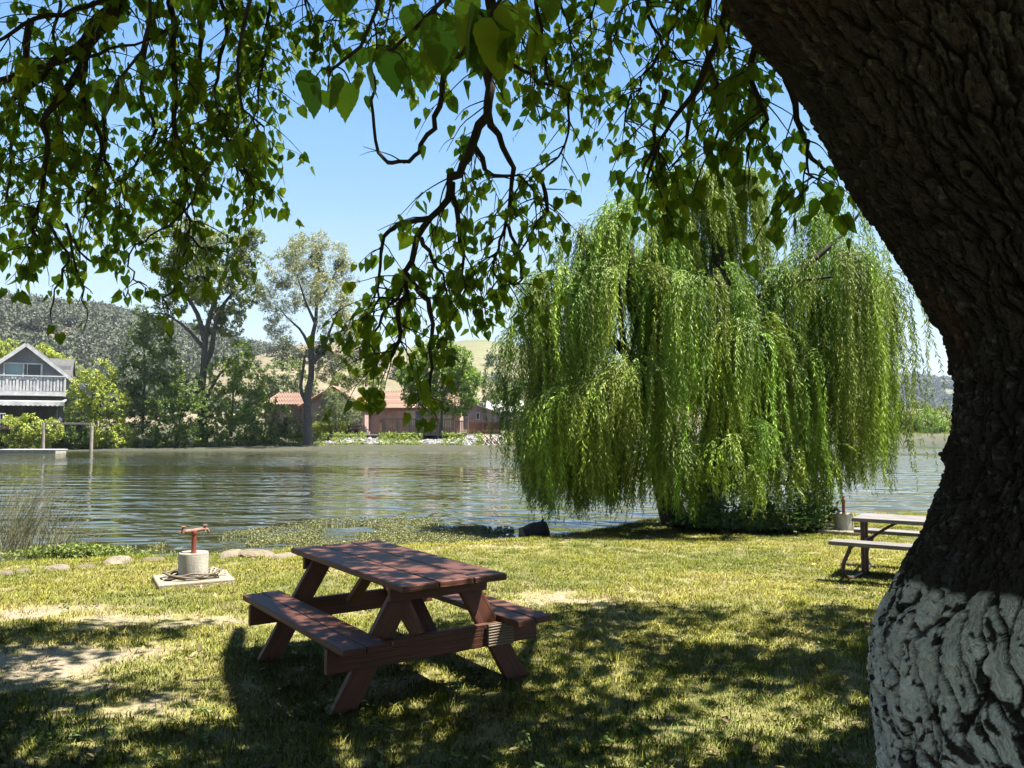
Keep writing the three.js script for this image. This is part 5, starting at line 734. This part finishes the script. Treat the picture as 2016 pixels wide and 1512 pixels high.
  for (const [d, r, ...px] of near) { const pts = px.map(([x, y]) => at(x, y, d)); const top = pts[0].clone().add(V(.15, .9, -.3)); pts.unshift(V(lerp(top.x, .4, .5), 4.1, lerp(top.z, -1.8, .5)), top); part('branch', taperTube(pts.map((q) => q.clone().sub(o)), r * 2, r * .4, 26, 6, .3), mb, mul); }
  for (const [d, x, y, s] of nl) { const p = at(x, y, d); addLeaf(p, V(gauss() * .22, -1, gauss() * .22).normalize(), s * .78 * rr(.8, 1.12)); let best = null, bd = 1e9; for (const [dd, r, ...px] of near) for (let i = 0; i < px.length - 1; i++) for (let u = 0; u <= 1; u += .25) { const q = at(lerp(px[i][0], px[i + 1][0], u), lerp(px[i][1], px[i + 1][1], u), dd), l = q.distanceTo(p); if (l < bd) { bd = l; best = q; } } if (bd < .35) twigs.push(taperTube([best.clone().sub(o), best.clone().lerp(p, .5).add(V(0, .01, 0)).sub(o), p.clone().sub(o)], .0018, .0012, 5, 4)); }
  // the rest of the crown, above and behind the frame: leafy twigs in clumps along the limbs
  {
    const frameTop = (z) => -z > .5 ? EYE + (848 + 40) / F * -z : 0;
    let made = 0, tries = 0; const N = 80000;
    while (made < N && tries++ < 200000) {
      const cx = rr(-7.5, 7), cz = rr(-8.6, 4.5), h0 = Math.max(3.5, frameTop(cz)), ch = h0 + rr(.15, 1.6) + .25; if (ch > 7.8) continue;
      const edge = lerp(-6.35, -8.0, sstep(1.5, 4.5, cx)) + .7 * (fbm(cx * .8, 4.4) - .5) * 2; if (cz < edge) continue;
      if (fbm(cx * .9 + 3, cz * .9, ch * .5 + .5, 3) < (cz < -3.5 ? (Math.hypot(cx - 1.0, (cz + 5.6) * .8) < 1.3 ? .57 : Math.hypot((cx - .7) / 1.2, (cz + 4.4) / .85) < 1 ? .50 : lerp(lerp(.395, .385, sstep(-.5, 3, cx)), .48, sstep(5.0, 6.3, -cz) * sstep(0, 2, cx))) : .34)) continue;
      const n = 16; for (let i = 0; i < n; i++) { const p = V(cx + gauss() * .28, ch + gauss() * .22, cz + gauss() * .28); if (p.y < frameTop(p.z) + .05) continue; addLeaf(p, V(gauss() * .6, -.8, gauss() * .6).normalize(), rr(.11, .19), over); made++; }
    }
    console.log('crown leaves', made);
  }
  // the 300 leaves that show largest are parts; the rest is one mass
  const pv = new THREE.Vector3(), inv = new THREE.Matrix4(); camera.updateMatrixWorld(true); inv.copy(camera.matrixWorld).invert();
  for (const l of leaves) { pv.copy(l.p).applyMatrix4(inv); const d = -pv.z, X = CX + F * pv.x / d, Y = CY - F * pv.y / d; l.show = d > .3 && X > -20 && X < 2036 && Y > -60 && Y < 1512 ? l.s / d : 0; }
  leaves.sort((a, b) => b.show - a.show); console.log('leaves', leaves.length, 'of', leaves[299].show * F);
  const m = new THREE.Matrix4(), S = V();
  leaves.slice(0, 300).forEach((l, i) => { const x = part('leaf', fineG[i % 3], toneMats[l.tone], mul); x.position.copy(l.p).sub(o); x.quaternion.copy(l.q); x.scale.setScalar(l.s); });
  const inst = (name, list) => { const ms = [], cs = []; for (const l of list) { ms.push(m.clone().compose(l.p.clone().sub(o), l.q, S.set(l.s, l.s, l.s))); const c = leafTones[l.tone], v = rr(.85, 1.15); cs.push(C(c[0] * v, c[1] * v, c[2] * v)); } copies(name, plainG, whiteLeaf, mul, ms, cs); };
  inst('foliage', leaves.slice(300)); inst('upper_foliage', over);
  part('twigs', merge(twigs), mb, mul).userData.kind = 'stuff';
}
renderer.render(scene, camera);
